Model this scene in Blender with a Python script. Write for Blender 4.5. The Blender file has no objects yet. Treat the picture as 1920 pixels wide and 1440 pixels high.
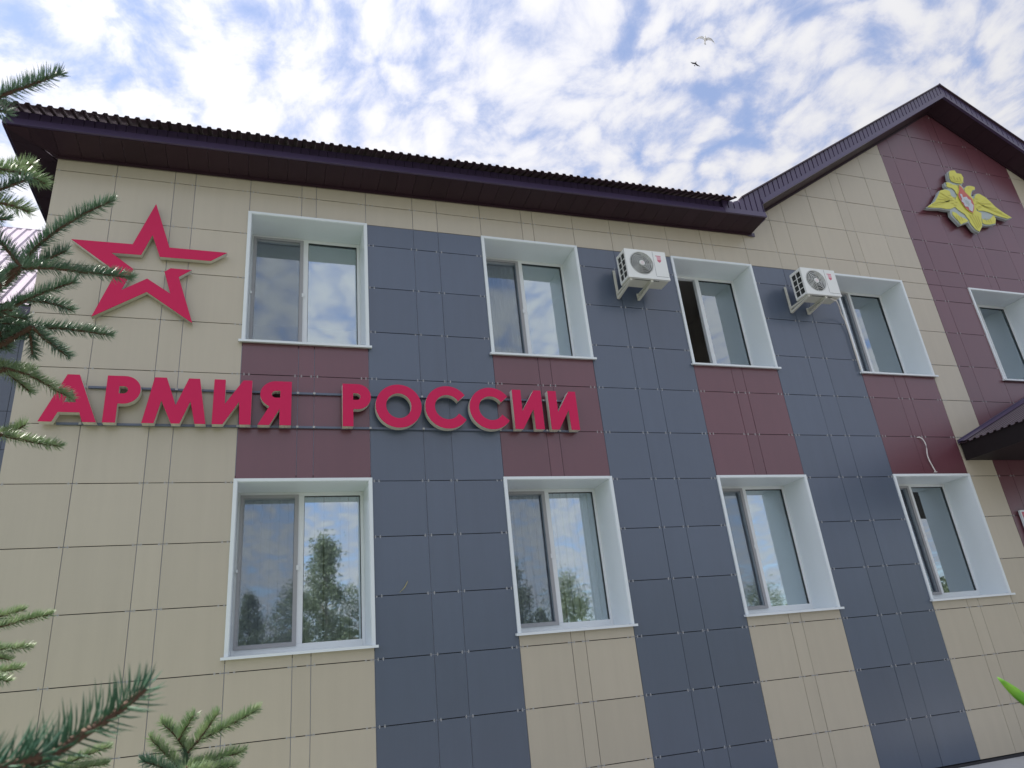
import bpy, bmesh, math, random
from math import radians, sin, cos, pi, sqrt
from mathutils import Vector, Matrix

random.seed(11)
S = bpy.context.scene
COL = S.collection

# ------------------------------------------------------------------ camera
R = [[0.94622938, -0.30923685, -0.09498704], [0.03530067, 0.39057604, -0.91989359], [0.32156466, 0.86707723, 0.38049079]]
cam_d = bpy.data.cameras.new("camera")
cam = bpy.data.objects.new("camera", cam_d)
COL.objects.link(cam)
rx, ry, rz = R[0], [-a for a in R[1]], [-a for a in R[2]]
cam.matrix_world = Matrix(((rx[0], ry[0], rz[0], 2.36133), (rx[1], ry[1], rz[1], -7.57695), (rx[2], ry[2], rz[2], 1.60579), (0, 0, 0, 1)))
cam_d.sensor_width = 36
cam_d.lens = 36 * 1335.09 / 1920
cam_d.clip_start = 0.05
cam_d.clip_end = 2000
cam_d.dof.use_dof = True
cam_d.dof.focus_distance = 7.6
cam_d.dof.aperture_fstop = 14
S.camera = cam

# ------------------------------------------------------------------ light
SUN_EL, SUN_AZ = 57.0, 286.0      # azimuth clockwise from +Y (building side), sun stands behind the building on the left
a = radians(SUN_AZ); e = radians(SUN_EL)
to_sun = Vector((sin(a) * cos(e), cos(a) * cos(e), sin(e)))
sun_d = bpy.data.lights.new("sun", 'SUN')
sun_d.energy = 5.0
sun_d.angle = radians(0.6)
sun_d.color = (1.0, 0.95, 0.86)
sun = bpy.data.objects.new("sun", sun_d)
COL.objects.link(sun)
sun.rotation_euler = to_sun.to_track_quat('Z', 'Y').to_euler()
sun.location = to_sun * 60

S.view_settings.view_transform = 'Standard'
S.view_settings.look = 'None'
S.view_settings.gamma = 1
S.view_settings.use_curve_mapping = False
S.view_settings.exposure = 0.70

world = bpy.data.worlds.new("World")
S.world = world
world.use_nodes = True
wn, wl = world.node_tree.nodes, world.node_tree.links
wn.clear()


def N(tree, typ, **kw):
    n = tree.nodes.new(typ)
    for k, v in kw.items():
        if k in n.inputs:
            n.inputs[k].default_value = v
        else:
            setattr(n, k, v)
    return n


def math_node(tree, op, a, b=None, c=None, clamp=False):
    n = tree.nodes.new('ShaderNodeMath'); n.operation = op; n.use_clamp = clamp
    for i, v in enumerate((a, b, c)):
        if v is None: continue
        if isinstance(v, (int, float)): n.inputs[i].default_value = v
        else: tree.links.new(v, n.inputs[i])
    return n.outputs[0]


wt = world.node_tree
sky = N(wt, 'ShaderNodeTexSky', sky_type='NISHITA', sun_disc=False, sun_elevation=radians(SUN_EL), sun_rotation=radians(SUN_AZ),
        altitude=100.0, air_density=1.0, dust_density=0.3, ozone_density=3.0)
tc = N(wt, 'ShaderNodeTexCoord')
sep = N(wt, 'ShaderNodeSeparateXYZ'); wl.new(tc.outputs['Generated'], sep.inputs[0])
zz = math_node(wt, 'ADD', math_node(wt, 'MAXIMUM', sep.outputs['Z'], 0.0), 0.10)
u = math_node(wt, 'DIVIDE', sep.outputs['X'], zz)
v = math_node(wt, 'DIVIDE', sep.outputs['Y'], zz)
cmb = N(wt, 'ShaderNodeCombineXYZ'); wl.new(u, cmb.inputs[0]); wl.new(v, cmb.inputs[1])
# warp the cloud sheet a little, so that no cell is round
def warp(vec, scale, amount, detail):
    n_ = N(wt, 'ShaderNodeTexNoise', Scale=scale, Detail=detail, Roughness=0.55); wl.new(vec, n_.inputs['Vector'])
    sb = N(wt, 'ShaderNodeVectorMath', operation='SUBTRACT'); wl.new(n_.outputs['Color'], sb.inputs[0]); sb.inputs[1].default_value = (.5, .5, .5)
    sc_ = N(wt, 'ShaderNodeVectorMath', operation='SCALE'); wl.new(sb.outputs[0], sc_.inputs[0]); sc_.inputs['Scale'].default_value = amount
    ad = N(wt, 'ShaderNodeVectorMath', operation='ADD'); wl.new(vec, ad.inputs[0]); wl.new(sc_.outputs[0], ad.inputs[1])
    return ad.outputs[0]


mp = N(wt, 'ShaderNodeMapping'); wl.new(cmb.outputs[0], mp.inputs['Vector'])
mp.inputs['Rotation'].default_value = (0, 0, radians(14)); mp.inputs['Scale'].default_value = (1.10, 0.90, 1.0)
mp.inputs['Location'].default_value = (3.1, 1.7, 0)
wv1 = warp(mp.outputs[0], 2.4, 0.22, 2.0)
wv2 = warp(wv1, 14.0, 0.08, 4.0)
big = N(wt, 'ShaderNodeTexNoise', Scale=2.0, Detail=3.0, Roughness=0.5); wl.new(wv1, big.inputs['Vector'])
mid = N(wt, 'ShaderNodeTexNoise', Scale=16.0, Detail=9.0, Roughness=0.66); wl.new(wv1, mid.inputs['Vector'])
cell = N(wt, 'ShaderNodeTexVoronoi', feature='SMOOTH_F1', Scale=15.0); cell.inputs['Smoothness'].default_value = 0.35
wl.new(wv2, cell.inputs['Vector'])
dens = math_node(wt, 'ADD', math_node(wt, 'MULTIPLY', big.outputs['Fac'], 0.80), math_node(wt, 'MULTIPLY', mid.outputs['Fac'], 0.85))
dens = math_node(wt, 'SUBTRACT', dens, math_node(wt, 'MULTIPLY', cell.outputs['Distance'], 0.62))
mr = N(wt, 'ShaderNodeMapRange', interpolation_type='SMOOTHSTEP'); wl.new(dens, mr.inputs['Value'])
mr.inputs['From Min'].default_value = 0.12; mr.inputs['From Max'].default_value = 0.58; mr.inputs['To Min'].default_value = 0.42
# thin parts of the sheet are bluer, thick parts white
thick = N(wt, 'ShaderNodeMapRange', interpolation_type='SMOOTHSTEP'); wl.new(dens, thick.inputs['Value'])
thick.inputs['From Min'].default_value = 0.14; thick.inputs['From Max'].default_value = 0.80
cc = N(wt, 'ShaderNodeMix', data_type='RGBA'); wl.new(thick.outputs[0], cc.inputs['Factor'])
cc.inputs['A'].default_value = (0.55, 0.61, 0.86, 1); cc.inputs['B'].default_value = (0.97, 0.97, 1.0, 1)
# forward scattering: cloud is brighter round the sun
dotn = N(wt, 'ShaderNodeVectorMath', operation='DOT_PRODUCT'); wl.new(tc.outputs['Generated'], dotn.inputs[0]); dotn.inputs[1].default_value = to_sun
glow = N(wt, 'ShaderNodeMapRange'); wl.new(dotn.outputs['Value'], glow.inputs['Value'])
glow.inputs['From Min'].default_value = -0.2; glow.inputs['From Max'].default_value = 1.0
gl = math_node(wt, 'POWER', glow.outputs[0], 2.2)
gl = math_node(wt, 'ADD', math_node(wt, 'MULTIPLY', gl, 0.40), 0.50)
ccs = N(wt, 'ShaderNodeVectorMath', operation='SCALE'); wl.new(cc.outputs['Result'], ccs.inputs[0]); wl.new(gl, ccs.inputs['Scale'])
skys = N(wt, 'ShaderNodeVectorMath', operation='SCALE'); wl.new(sky.outputs[0], skys.inputs[0]); skys.inputs['Scale'].default_value = 1.0
bg1 = N(wt, 'ShaderNodeBackground', Strength=0.15); wl.new(skys.outputs[0], bg1.inputs['Color'])
bg2 = N(wt, 'ShaderNodeBackground', Strength=1.0); wl.new(ccs.outputs[0], bg2.inputs['Color'])
# no cloud below the horizon
hz = math_node(wt, 'MULTIPLY', math_node(wt, 'MULTIPLY', sep.outputs['Z'], 12.0, clamp=True), mr.outputs[0])
mixb = N(wt, 'ShaderNodeMixShader'); wl.new(hz, mixb.inputs['Fac']); wl.new(bg1.outputs[0], mixb.inputs[1]); wl.new(bg2.outputs[0], mixb.inputs[2])
wo = N(wt, 'ShaderNodeOutputWorld'); wl.new(mixb.outputs[0], wo.inputs['Surface'])

# ------------------------------------------------------------------ materials
MATS = {}


def mat(name, col, rough=0.5, metal=0.0, spec=0.5, var=0.0, vscale=3.0, objvar=0.0, bump=0.0, bscale=60.0, coat=0.0, col2=None, c2scale=4.0, c2lo=.45, c2hi=.65, dirt=0.0, trans=0.0, streak=0.0):
    m = bpy.data.materials.new(name); m.use_nodes = True
    t = m.node_tree; b = t.nodes['Principled BSDF']
    b.inputs['Base Color'].default_value = (*col, 1); b.inputs['Roughness'].default_value = rough
    b.inputs['Metallic'].default_value = metal; b.inputs['Specular IOR Level'].default_value = spec
    b.inputs['Coat Weight'].default_value = coat; b.inputs['Coat Roughness'].default_value = 0.12
    geo = t.nodes.new('ShaderNodeNewGeometry')
    out = None
    if col2 is not None:
        n2 = N(t, 'ShaderNodeTexNoise', Scale=c2scale, Detail=4.0); t.links.new(geo.outputs['Position'], n2.inputs['Vector'])
        r2 = N(t, 'ShaderNodeMapRange', interpolation_type='SMOOTHSTEP'); t.links.new(n2.outputs['Fac'], r2.inputs['Value'])
        r2.inputs['From Min'].default_value = c2lo; r2.inputs['From Max'].default_value = c2hi
        mx = N(t, 'ShaderNodeMix', data_type='RGBA'); t.links.new(r2.outputs[0], mx.inputs['Factor'])
        mx.inputs['A'].default_value = (*col, 1); mx.inputs['B'].default_value = (*col2, 1)
        out = mx.outputs['Result']
    if var or objvar:
        n = N(t, 'ShaderNodeTexNoise', Scale=vscale, Detail=5.0, Roughness=0.6); t.links.new(geo.outputs['Position'], n.inputs['Vector'])
        f = math_node(t, 'ADD', math_node(t, 'MULTIPLY', math_node(t, 'SUBTRACT', n.outputs['Fac'], 0.5), 2 * var), 1.0)
        if objvar:
            oi = t.nodes.new('ShaderNodeObjectInfo')
            f = math_node(t, 'MULTIPLY', f, math_node(t, 'ADD', math_node(t, 'MULTIPLY', math_node(t, 'SUBTRACT', oi.outputs['Random'], 0.5), 2 * objvar), 1.0))
        if streak:      # faint rain streaks and dust
            mpn = N(t, 'ShaderNodeMapping'); t.links.new(geo.outputs['Position'], mpn.inputs['Vector']); mpn.inputs['Scale'].default_value = (9, 9, .55)
            ns = N(t, 'ShaderNodeTexNoise', Scale=1.0, Detail=6.0, Roughness=0.65); t.links.new(mpn.outputs[0], ns.inputs['Vector'])
            f = math_node(t, 'MULTIPLY', f, math_node(t, 'ADD', math_node(t, 'MULTIPLY', math_node(t, 'SUBTRACT', ns.outputs['Fac'], 0.5), 2 * streak), 1.0))
        sc = N(t, 'ShaderNodeVectorMath', operation='SCALE')
        if out is not None: t.links.new(out, sc.inputs[0])
        else: sc.inputs[0].default_value = col
        t.links.new(f, sc.inputs['Scale']); out = sc.outputs[0]
    if out is not None: t.links.new(out, b.inputs['Base Color'])
    if dirt:
        n3 = N(t, 'ShaderNodeTexNoise', Scale=5.0, Detail=8.0, Roughness=0.7); t.links.new(geo.outputs['Position'], n3.inputs['Vector'])
        t.links.new(math_node(t, 'ADD', math_node(t, 'MULTIPLY', n3.outputs['Fac'], dirt), rough - dirt / 2), b.inputs['Roughness'])
    if bump:
        nb = N(t, 'ShaderNodeTexNoise', Scale=bscale, Detail=3.0); t.links.new(geo.outputs['Position'], nb.inputs['Vector'])
        bp = N(t, 'ShaderNodeBump', Strength=bump, Distance=0.01); t.links.new(nb.outputs['Fac'], bp.inputs['Height'])
        t.links.new(bp.outputs[0], b.inputs['Normal'])
    if trans:
        tr = N(t, 'ShaderNodeBsdfTranslucent', Color=(*[min(1, c * 1.3) for c in (col2 or col)], 1))
        ms = N(t, 'ShaderNodeMixShader'); ms.inputs['Fac'].default_value = trans
        t.links.new(b.outputs[0], ms.inputs[1]); t.links.new(tr.outputs[0], ms.inputs[2])
        t.links.new(ms.outputs[0], t.nodes['Material Output'].inputs['Surface'])
    MATS[name] = m
    return m


M_TAN = mat('tan_tile', (0.505, 0.452, 0.352), .30, spec=.75, var=.03, objvar=.035, streak=.07)
M_GREY = mat('grey_tile', (0.080, 0.106, 0.156), .28, spec=.95, var=.04, objvar=.06, streak=.10)
M_MAR = mat('maroon_tile', (0.140, 0.049, 0.064), .28, spec=.95, var=.04, objvar=.06, streak=.10)
M_BACK = mat('dark_backing', (0.03, 0.03, 0.035), .8)
M_ZINC = mat('galvanised', (0.48, 0.52, 0.63), .45, metal=.3, var=.1)
M_RAIL = mat('rail_paint', (0.13, 0.155, 0.22), .45, var=.1)
M_CLIP = mat('clip_steel', (0.46, 0.46, 0.46), .45)
M_WHITE = mat('white_metal', (0.77, 0.825, 0.85), .34, var=.03, vscale=2, dirt=.1, bump=.04, bscale=3)
M_PVC = mat('white_pvc', (0.78, 0.81, 0.82), .35, var=.02)
M_SCRF = mat('screen_frame', (0.36, 0.36, 0.37), .45)
M_BROWN = mat('chocolate_metal', (0.062, 0.043, 0.098), .32, spec=.7, var=.08, dirt=.15)
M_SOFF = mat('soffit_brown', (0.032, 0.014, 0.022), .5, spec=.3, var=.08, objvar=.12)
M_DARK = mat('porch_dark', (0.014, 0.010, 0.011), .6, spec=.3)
M_ROOF = mat('roof_sheet', (0.06, 0.035, 0.045), .38, spec=.6, var=.1)
M_WINGROOF = mat('wing_roof_sheet', (0.50, 0.42, 0.50), .35, var=.06)
M_RED = mat('sign_red', (0.62, 0.012, 0.095), .5, spec=.3, var=.03, vscale=2)
M_FOAM = mat('sign_foam', (0.62, 0.60, 0.52), .7, var=.06)
M_FOAMG = mat('emblem_foam', (0.42, 0.48, 0.49), .7, var=.08, vscale=8)
M_YEL = mat('emblem_yellow', (0.66, 0.63, 0.11), .5, var=.05, vscale=8)
M_YELD = mat('emblem_yellow_groove', (0.50, 0.46, 0.07), .5)
M_SHR = mat('shield_red', (0.55, 0.13, 0.11), .5)
M_SILV = mat('rider_white', (0.55, 0.57, 0.63), .5)
M_AC = mat('ac_white', (0.80, 0.82, 0.80), .4, var=.03, vscale=5)
M_ACD = mat('ac_dark', (0.03, 0.035, 0.035), .6)
M_ACG = mat('ac_grey', (0.16, 0.17, 0.17), .5)
M_PINK = mat('sticker_pink', (0.75, 0.42, 0.48), .5)
M_PRED = mat('sticker_red', (0.62, 0.16, 0.22), .5)
M_BRK = mat('bracket_paint', (0.62, 0.62, 0.55), .5, var=.08, vscale=20)
M_ROOM = mat('room_paint', (0.60, 0.56, 0.52), .8)
M_BLIND = mat('blind_fabric', (0.88, 0.88, 0.87), .8, var=.03)
M_CURT = mat('curtain_fabric', (0.45, 0.45, 0.47), .8, var=.05)
M_CABLE = mat('cable_white', (0.75, 0.72, 0.70), .5)
M_STRAW = mat('straw', (0.40, 0.36, 0.18), .8)
M_CONC = mat('concrete', (0.52, 0.53, 0.53), .85, var=.10, vscale=6, bump=.3, bscale=80)
M_YARD = mat('yard_paving', (0.15, 0.148, 0.145), .85, var=.15, vscale=3, bump=.4, bscale=60)
M_GRASS = mat('lawn', (0.055, 0.10, 0.025), .9, var=.35, vscale=1.5, bump=.6, bscale=40, col2=(0.10, 0.11, 0.04), c2scale=.8)
M_NEED = mat('spruce_needle', (0.10, 0.19, 0.135), .38, spec=.7, col2=(0.22, 0.32, 0.22), c2scale=38.0, c2lo=.35, c2hi=.7, trans=.34)
M_NEAR = mat('spruce_needle_dark', (0.045, 0.135, 0.085), .42, spec=.5, col2=(0.09, 0.19, 0.10), c2scale=38.0, c2lo=.35, c2hi=.7, trans=.2)
M_NEWN = mat('spruce_needle_new', (0.21, 0.32, 0.185), .38, spec=.7, col2=(0.42, 0.50, 0.31), c2scale=45.0, c2lo=.35, c2hi=.7, trans=.36)
M_BARK = mat('spruce_bark', (0.105, 0.058, 0.036), .8, var=.3, vscale=40, bump=.5, bscale=120)
M_TRUNK = mat('tree_trunk', (0.12, 0.09, 0.07), .9, var=.3, vscale=10)
M_BIRCH = mat('birch_trunk', (0.50, 0.48, 0.44), .8, var=.3, vscale=9)
M_LEAF = mat('tree_leaf', (0.115, 0.145, 0.09), .6, col2=(0.17, 0.205, 0.125), c2scale=1.2, trans=.25)
M_LEAF2 = mat('shrub_leaf', (0.11, 0.30, 0.035), .45, col2=(0.20, 0.42, 0.05), c2scale=25, trans=.35)
M_BIRDL = mat('bird_pale', (0.86, 0.87, 0.87), .8, trans=.3)
M_BIRDG = mat('bird_grey', (0.66, 0.67, 0.68), .8, trans=.4)
M_BIRDD = mat('bird_dark', (0.035, 0.035, 0.05), .8)

# window glass: coated double glazing, a mirror-like layer over a clear pane
m = bpy.data.materials.new('window_glass'); m.use_nodes = True; t = m.node_tree; t.nodes.remove(t.nodes['Principled BSDF'])
fr = N(t, 'ShaderNodeFresnel', IOR=1.5)
fac = math_node(t, 'ADD', math_node(t, 'MULTIPLY', fr.outputs[0], 1.1), 0.41, clamp=True)
gloss = N(t, 'ShaderNodeBsdfGlossy', Color=(0.80, 0.90, 0.96, 1), Roughness=0.02)
nb = N(t, 'ShaderNodeTexNoise', Scale=1.6, Detail=2.0)
gp = t.nodes.new('ShaderNodeNewGeometry'); t.links.new(gp.outputs['Position'], nb.inputs['Vector'])
bp = N(t, 'ShaderNodeBump', Strength=0.05, Distance=0.02); t.links.new(nb.outputs['Fac'], bp.inputs['Height']); t.links.new(bp.outputs[0], gloss.inputs['Normal'])
trn = N(t, 'ShaderNodeBsdfTransparent', Color=(0.97, 0.99, 0.98, 1))
mx = t.nodes.new('ShaderNodeMixShader'); t.links.new(fac, mx.inputs['Fac']); t.links.new(trn.outputs[0], mx.inputs[1]); t.links.new(gloss.outputs[0], mx.inputs[2])
t.links.new(mx.outputs[0], t.nodes['Material Output'].inputs['Surface']); M_GLASS = m
# mosquito net: a fine dark mesh, seen through
m = bpy.data.materials.new('mosquito_net'); m.use_nodes = True; t = m.node_tree; b = t.nodes['Principled BSDF']
b.inputs['Base Color'].default_value = (0.09, 0.11, 0.15, 1); b.inputs['Roughness'].default_value = .8
trn = N(t, 'ShaderNodeBsdfTransparent'); mx = t.nodes.new('ShaderNodeMixShader'); mx.inputs['Fac'].default_value = 0.19
t.links.new(trn.outputs[0], mx.inputs[1]); t.links.new(b.outputs[0], mx.inputs[2]); t.links.new(mx.outputs[0], t.nodes['Material Output'].inputs['Surface']); M_NET = m


# ------------------------------------------------------------------ helpers
def link(name, me, m=None, parent=None, loc=None, kind=None):
    o = bpy.data.objects.new(name, me); COL.objects.link(o)
    if m is not None and me is not None and not me.materials: me.materials.append(m)
    if parent is not None:
        o.parent = parent
        if parent.type == 'EMPTY': o.matrix_parent_inverse = Matrix.Translation(-parent.location)
    if loc is not None: o.location = loc
    if kind: o['kind'] = kind
    return o


def thing(name, label, cat, loc=(0, 0, 0), group=None):
    o = bpy.data.objects.new(name, None); COL.objects.link(o); o.location = loc; o.empty_display_size = .2
    o['label'] = label; o['category'] = cat
    if group: o['group'] = group
    return o


def tag(o, label, cat, group=None):
    o['label'] = label; o['category'] = cat
    if group: o['group'] = group
    return o


class MB:
    def __init__(s): s.v = []; s.f = []; s.m = []
    def add(s, vs, fs, mi=0):
        k = len(s.v); s.v += [tuple(p) for p in vs]; s.f += [tuple(i + k for i in f) for f in fs]; s.m += [mi] * len(fs)
    def box(s, x0, x1, y0, y1, z0, z1, mi=0):
        s.add([(x0, y0, z0), (x1, y0, z0), (x1, y1, z0), (x0, y1, z0), (x0, y0, z1), (x1, y0, z1), (x1, y1, z1), (x0, y1, z1)],
              [(0, 3, 2, 1), (4, 5, 6, 7), (0, 1, 5, 4), (1, 2, 6, 5), (2, 3, 7, 6), (3, 0, 4, 7)], mi)
    def quad(s, a, b, c, d, mi=0): s.add([a, b, c, d], [(0, 1, 2, 3)], mi)
    def prism(s, poly, y0, y1, mi=0):
        """poly in (x,z), counter-clockwise seen from -Y; front at y0, back at y1"""
        n = len(poly)
        A = sum(poly[i][0] * poly[(i + 1) % n][1] - poly[(i + 1) % n][0] * poly[i][1] for i in range(n))
        if A < 0: poly = poly[::-1]
        vs = [(x, y0, z) for x, z in poly] + [(x, y1, z) for x, z in poly]
        s.add(vs, [tuple(range(n)), tuple(range(2 * n - 1, n - 1, -1))] + [(i, n + i, n + (i + 1) % n, (i + 1) % n) for i in range(n)], mi)
    def tube(s, pts, r, n=6, mi=0, caps=True):
        pts = [Vector(p) for p in pts]; rr = r if isinstance(r, (list, tuple)) else [r] * len(pts)
        base = len(s.v); up = Vector((0.13, 0.31, 0.94))
        for i, p in enumerate(pts):
            d = (pts[min(i + 1, len(pts) - 1)] - pts[max(i - 1, 0)]).normalized()
            if abs(d.dot(up)) > .95: up2 = Vector((1, 0, 0))
            else: up2 = up
            a = d.cross(up2).normalized(); b = d.cross(a)
            for k in range(n):
                t = 2 * pi * k / n
                s.v.append(tuple(p + (a * cos(t) + b * sin(t)) * rr[i]))
        for i in range(len(pts) - 1):
            for k in range(n):
                s.f.append((base + i * n + k, base + i * n + (k + 1) % n, base + (i + 1) * n + (k + 1) % n, base + (i + 1) * n + k)); s.m.append(mi)
        if caps:
            s.f.append(tuple(base + k for k in range(n - 1, -1, -1))); s.m.append(mi)
            s.f.append(tuple(base + (len(pts) - 1) * n + k for k in range(n))); s.m.append(mi)
    def mesh(s, name, mats):
        me = bpy.data.meshes.new(name); me.from_pydata(s.v, [], s.f)
        for mm in (mats if isinstance(mats, (list, tuple)) else [mats]): me.materials.append(mm)
        if any(s.m): me.polygons.foreach_set('material_index', s.m)
        me.update(); return me
    def build(s, name, mats, parent=None, loc=None, kind=None, smooth=False, bevel=0):
        me = s.mesh(name, mats)
        if bevel:
            bm = bmesh.new(); bm.from_mesh(me)
            bmesh.ops.bevel(bm, geom=[e for e in bm.edges if e.is_manifold and e.calc_face_angle(0) > .6], offset=bevel, segments=2, affect='EDGES', profile=.6)
            bm.to_mesh(me); bm.free()
        if smooth: me.polygons.foreach_set('use_smooth', [True] * len(me.polygons))
        return link(name, me, None, parent, loc, kind)


def boxo(name, m, parent, x0, x1, y0, y1, z0, z1, bevel=0):
    b = MB(); b.box(x0, x1, y0, y1, z0, z1); return b.build(name, m, parent, bevel=bevel)


def shape(name, loops, y0, y1, m, parent=None):
    """flat outline(s) in (x,z), even-odd filled, from depth y0 (front) to y1 (back)"""
    cu = bpy.data.curves.new(name, 'CURVE'); cu.dimensions = '2D'; cu.fill_mode = 'BOTH'; cu.extrude = abs(y1 - y0) / 2
    for lp in loops:
        sp = cu.splines.new('POLY'); sp.points.add(len(lp) - 1); sp.use_cyclic_u = True
        for p, (x, z) in zip(sp.points, lp): p.co = (x, z, 0, 1)
    tmp = bpy.data.objects.new('tmp', cu); COL.objects.link(tmp)
    dg = bpy.context.evaluated_depsgraph_get()
    me = bpy.data.meshes.new_from_object(tmp.evaluated_get(dg)); bpy.data.objects.remove(tmp); bpy.data.curves.remove(cu)
    yc = (y0 + y1) / 2
    me.transform(Matrix(((1, 0, 0, 0), (0, 0, -1, yc), (0, 1, 0, 0), (0, 0, 0, 1))))
    me.name = name; me.materials.clear(); me.materials.append(m)
    return link(name, me, None, parent)


def arc(cx, cz, rx_, rz_, a0, a1, n=20):
    return [(cx + rx_ * cos(radians(a0 + (a1 - a0) * i / n)), cz + rz_ * sin(radians(a0 + (a1 - a0) * i / n))) for i in range(n + 1)]

# ================================================================== setting: ground
g = MB(); g.quad((-400, -400, 0), (400, -400, 0), (400, 400, 0), (-400, 400, 0))
g.build('ground', M_YARD, kind='structure')
lw = MB(); lw.box(-9, 2.9, -7.1, -1.25, .002, .03); lw.box(-90, 90, -70, -33, .002, .03)
lw.build('lawn', M_GRASS, kind='structure')
p = MB(); p.box(-0.9, 12.2, -1.15, 0.02, 0.004, 0.105); p.box(12.2, 16.7, -3.9, 0.02, 0.004, 0.11)
p.build('pavement', M_CONC, kind='structure', bevel=.01)

# ================================================================== main building
B = thing('office_building', 'two storey office building clad in tan, grey and maroon square tiles, filling the photo', 'building', (0, 0, 0))

VX = [0, .606, 1.217, 1.441, 2.055, 2.655, 2.828, 3.435, 4.035, 4.361, 4.955, 5.548, 5.714, 6.318, 6.905, 7.235, 7.832, 8.430, 8.610, 9.216,
      9.822, 10.140, 10.752, 11.358, 11.565, 12.190, 12.784, 13.085, 13.692, 14.294, 14.487, 15.115, 15.475, 16.080, 16.685, 17.290, 17.895, 18.5, 19.3]
P = 0.605
ZH0 = 7.35
HZ = [ZH0 - k * P for k in range(12)]           # horizontal joints
BASE = 0.145
WT, WB_, LT, LB = 7.05, 5.325, 3.745, 2.035     # window openings: upper top, upper sill, lower top, lower sill
WINC = [(2.055, 3.435), (4.955, 6.318), (7.832, 9.216), (10.752, 12.190), (13.700, 15.115)]
APX, APZ, SL = 14.43, 11.07, 0.635              # gable: apex on the wall and slope
GX0 = 9.37                                      # where the eaves stop and the gable starts


def walltop(x):
    return APZ - SL * abs(x - APX)


def soff(x):
    return 7.515 + 0.0105 * max(0, x)


GZ, GX = 0.008, 0.006


def clip_poly(poly, a, b, c):
    """keep a*x+b*z<=c"""
    out = []
    for i in range(len(poly)):
        p, q = poly[i], poly[(i + 1) % len(poly)]
        dp, dq = a * p[0] + b * p[1] - c, a * q[0] + b * q[1] - c
        if dp <= 0: out.append(p)
        if (dp < 0) != (dq < 0):
            t = dp / (dp - dq); out.append((p[0] + t * (q[0] - p[0]), p[1] + t * (q[1] - p[1])))
    return out


def in_win(xa, xb):
    xm = (xa + xb) / 2
    for i, (a, b) in enumerate(WINC):
        if a < xm < b: return i
    return -1


rng = random.Random(5)
MESHES = {}
npan = {'tan_panel': 0, 'grey_panel': 0, 'maroon_panel': 0}
rest = {}


def panel(poly, colour):
    name = colour + '_panel'; mm = {'tan': M_TAN, 'grey': M_GREY, 'maroon': M_MAR}[colour]
    cx = sum(p[0] for p in poly) / len(poly); cz = sum(p[1] for p in poly) / len(poly)
    loc = [(round(x - cx, 4), round(z - cz, 4)) for x, z in poly]
    key = (name, tuple(loc))
    if key not in MESHES:
        b = MB(); b.prism(loc, 0.0, 0.012); MESHES[key] = b.mesh(name, mm)
    o = link(name, MESHES[key], None, B, (cx, rng.uniform(-.0012, .0012), cz))
    o.rotation_euler = (rng.gauss(0, .0024), 0, rng.gauss(0, .0024))
    npan[name] += 1


clips = MB()
SEAM_X = [x for x in VX]
for ci in range(len(VX) - 1):
    xa, xb = VX[ci], VX[ci + 1]; xm = (xa + xb) / 2
    w = in_win(xa, xb)
    tan_left = xb <= 2.06
    # list of (zbottom, ztop, colour)
    rows = []
    top = [ZH0 + k * P for k in range(1, 8)][::-1] + HZ
    edges = top + [BASE]
    gable_mar = 12.78 < xm < 16.09
    right_tan = 12.19 <= xm < 12.79
    for zt, zb in zip(edges[:-1], edges[1:]):
        cuts = [(zb, zt)]
        if not tan_left and zb < WT < zt: cuts = [(WT, zt), (zb, WT)]
        if w >= 0 and w < 4:
            new = []
            for b0, t0 in cuts:
                segs = [(b0, t0)]
                for (o0, o1) in ((WB_, WT), (LB, LT)):
                    nn = []
                    for s0, s1 in segs:
                        if s1 <= o0 or s0 >= o1: nn.append((s0, s1))
                        else:
                            if s0 < o0: nn.append((s0, o0))
                            if s1 > o1: nn.append((o1, s1))
                    segs = nn
                new += segs
            cuts = [c for c in new if c[1] - c[0] > .03]
        elif w == 4:
            new = []
            for s0, s1 in cuts:
                if s1 <= WB_ or s0 >= WT: new.append((s0, s1))
                else:
                    if s0 < WB_: new.append((s0, WB_))
                    if s1 > WT: new.append((WT, s1))
            cuts = [c for c in new if c[1] - c[0] > .03]
        for b0, t0 in cuts:
            zm = (b0 + t0) / 2
            if tan_left or right_tan or xm > 16.09: colr = 'tan'
            elif gable_mar: colr = 'maroon'
            elif zm > WT: colr = 'tan'
            elif w >= 0: colr = 'maroon' if zm > LT - .05 else 'tan'
            else: colr = 'grey'
            rows.append((b0, t0, colr))
    for b0, t0, colr in rows:
        g0 = GZ / 2
        poly = [(xa + GX / 2, b0 + g0), (xb - GX / 2, b0 + g0), (xb - GX / 2, t0 - g0), (xa + GX / 2, t0 - g0)]
        if xb <= GX0:
            zmax = soff(xm) + .02
            poly = clip_poly(poly, 0, 1, zmax)
        else:
            poly = clip_poly(poly, -SL, 1, APZ - SL * APX); poly = clip_poly(poly, SL, 1, APZ + SL * APX)
        if len(poly) < 3: continue
        if max(p[1] for p in poly) - min(p[1] for p in poly) < .02: continue
        panel(poly, colr)
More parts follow.
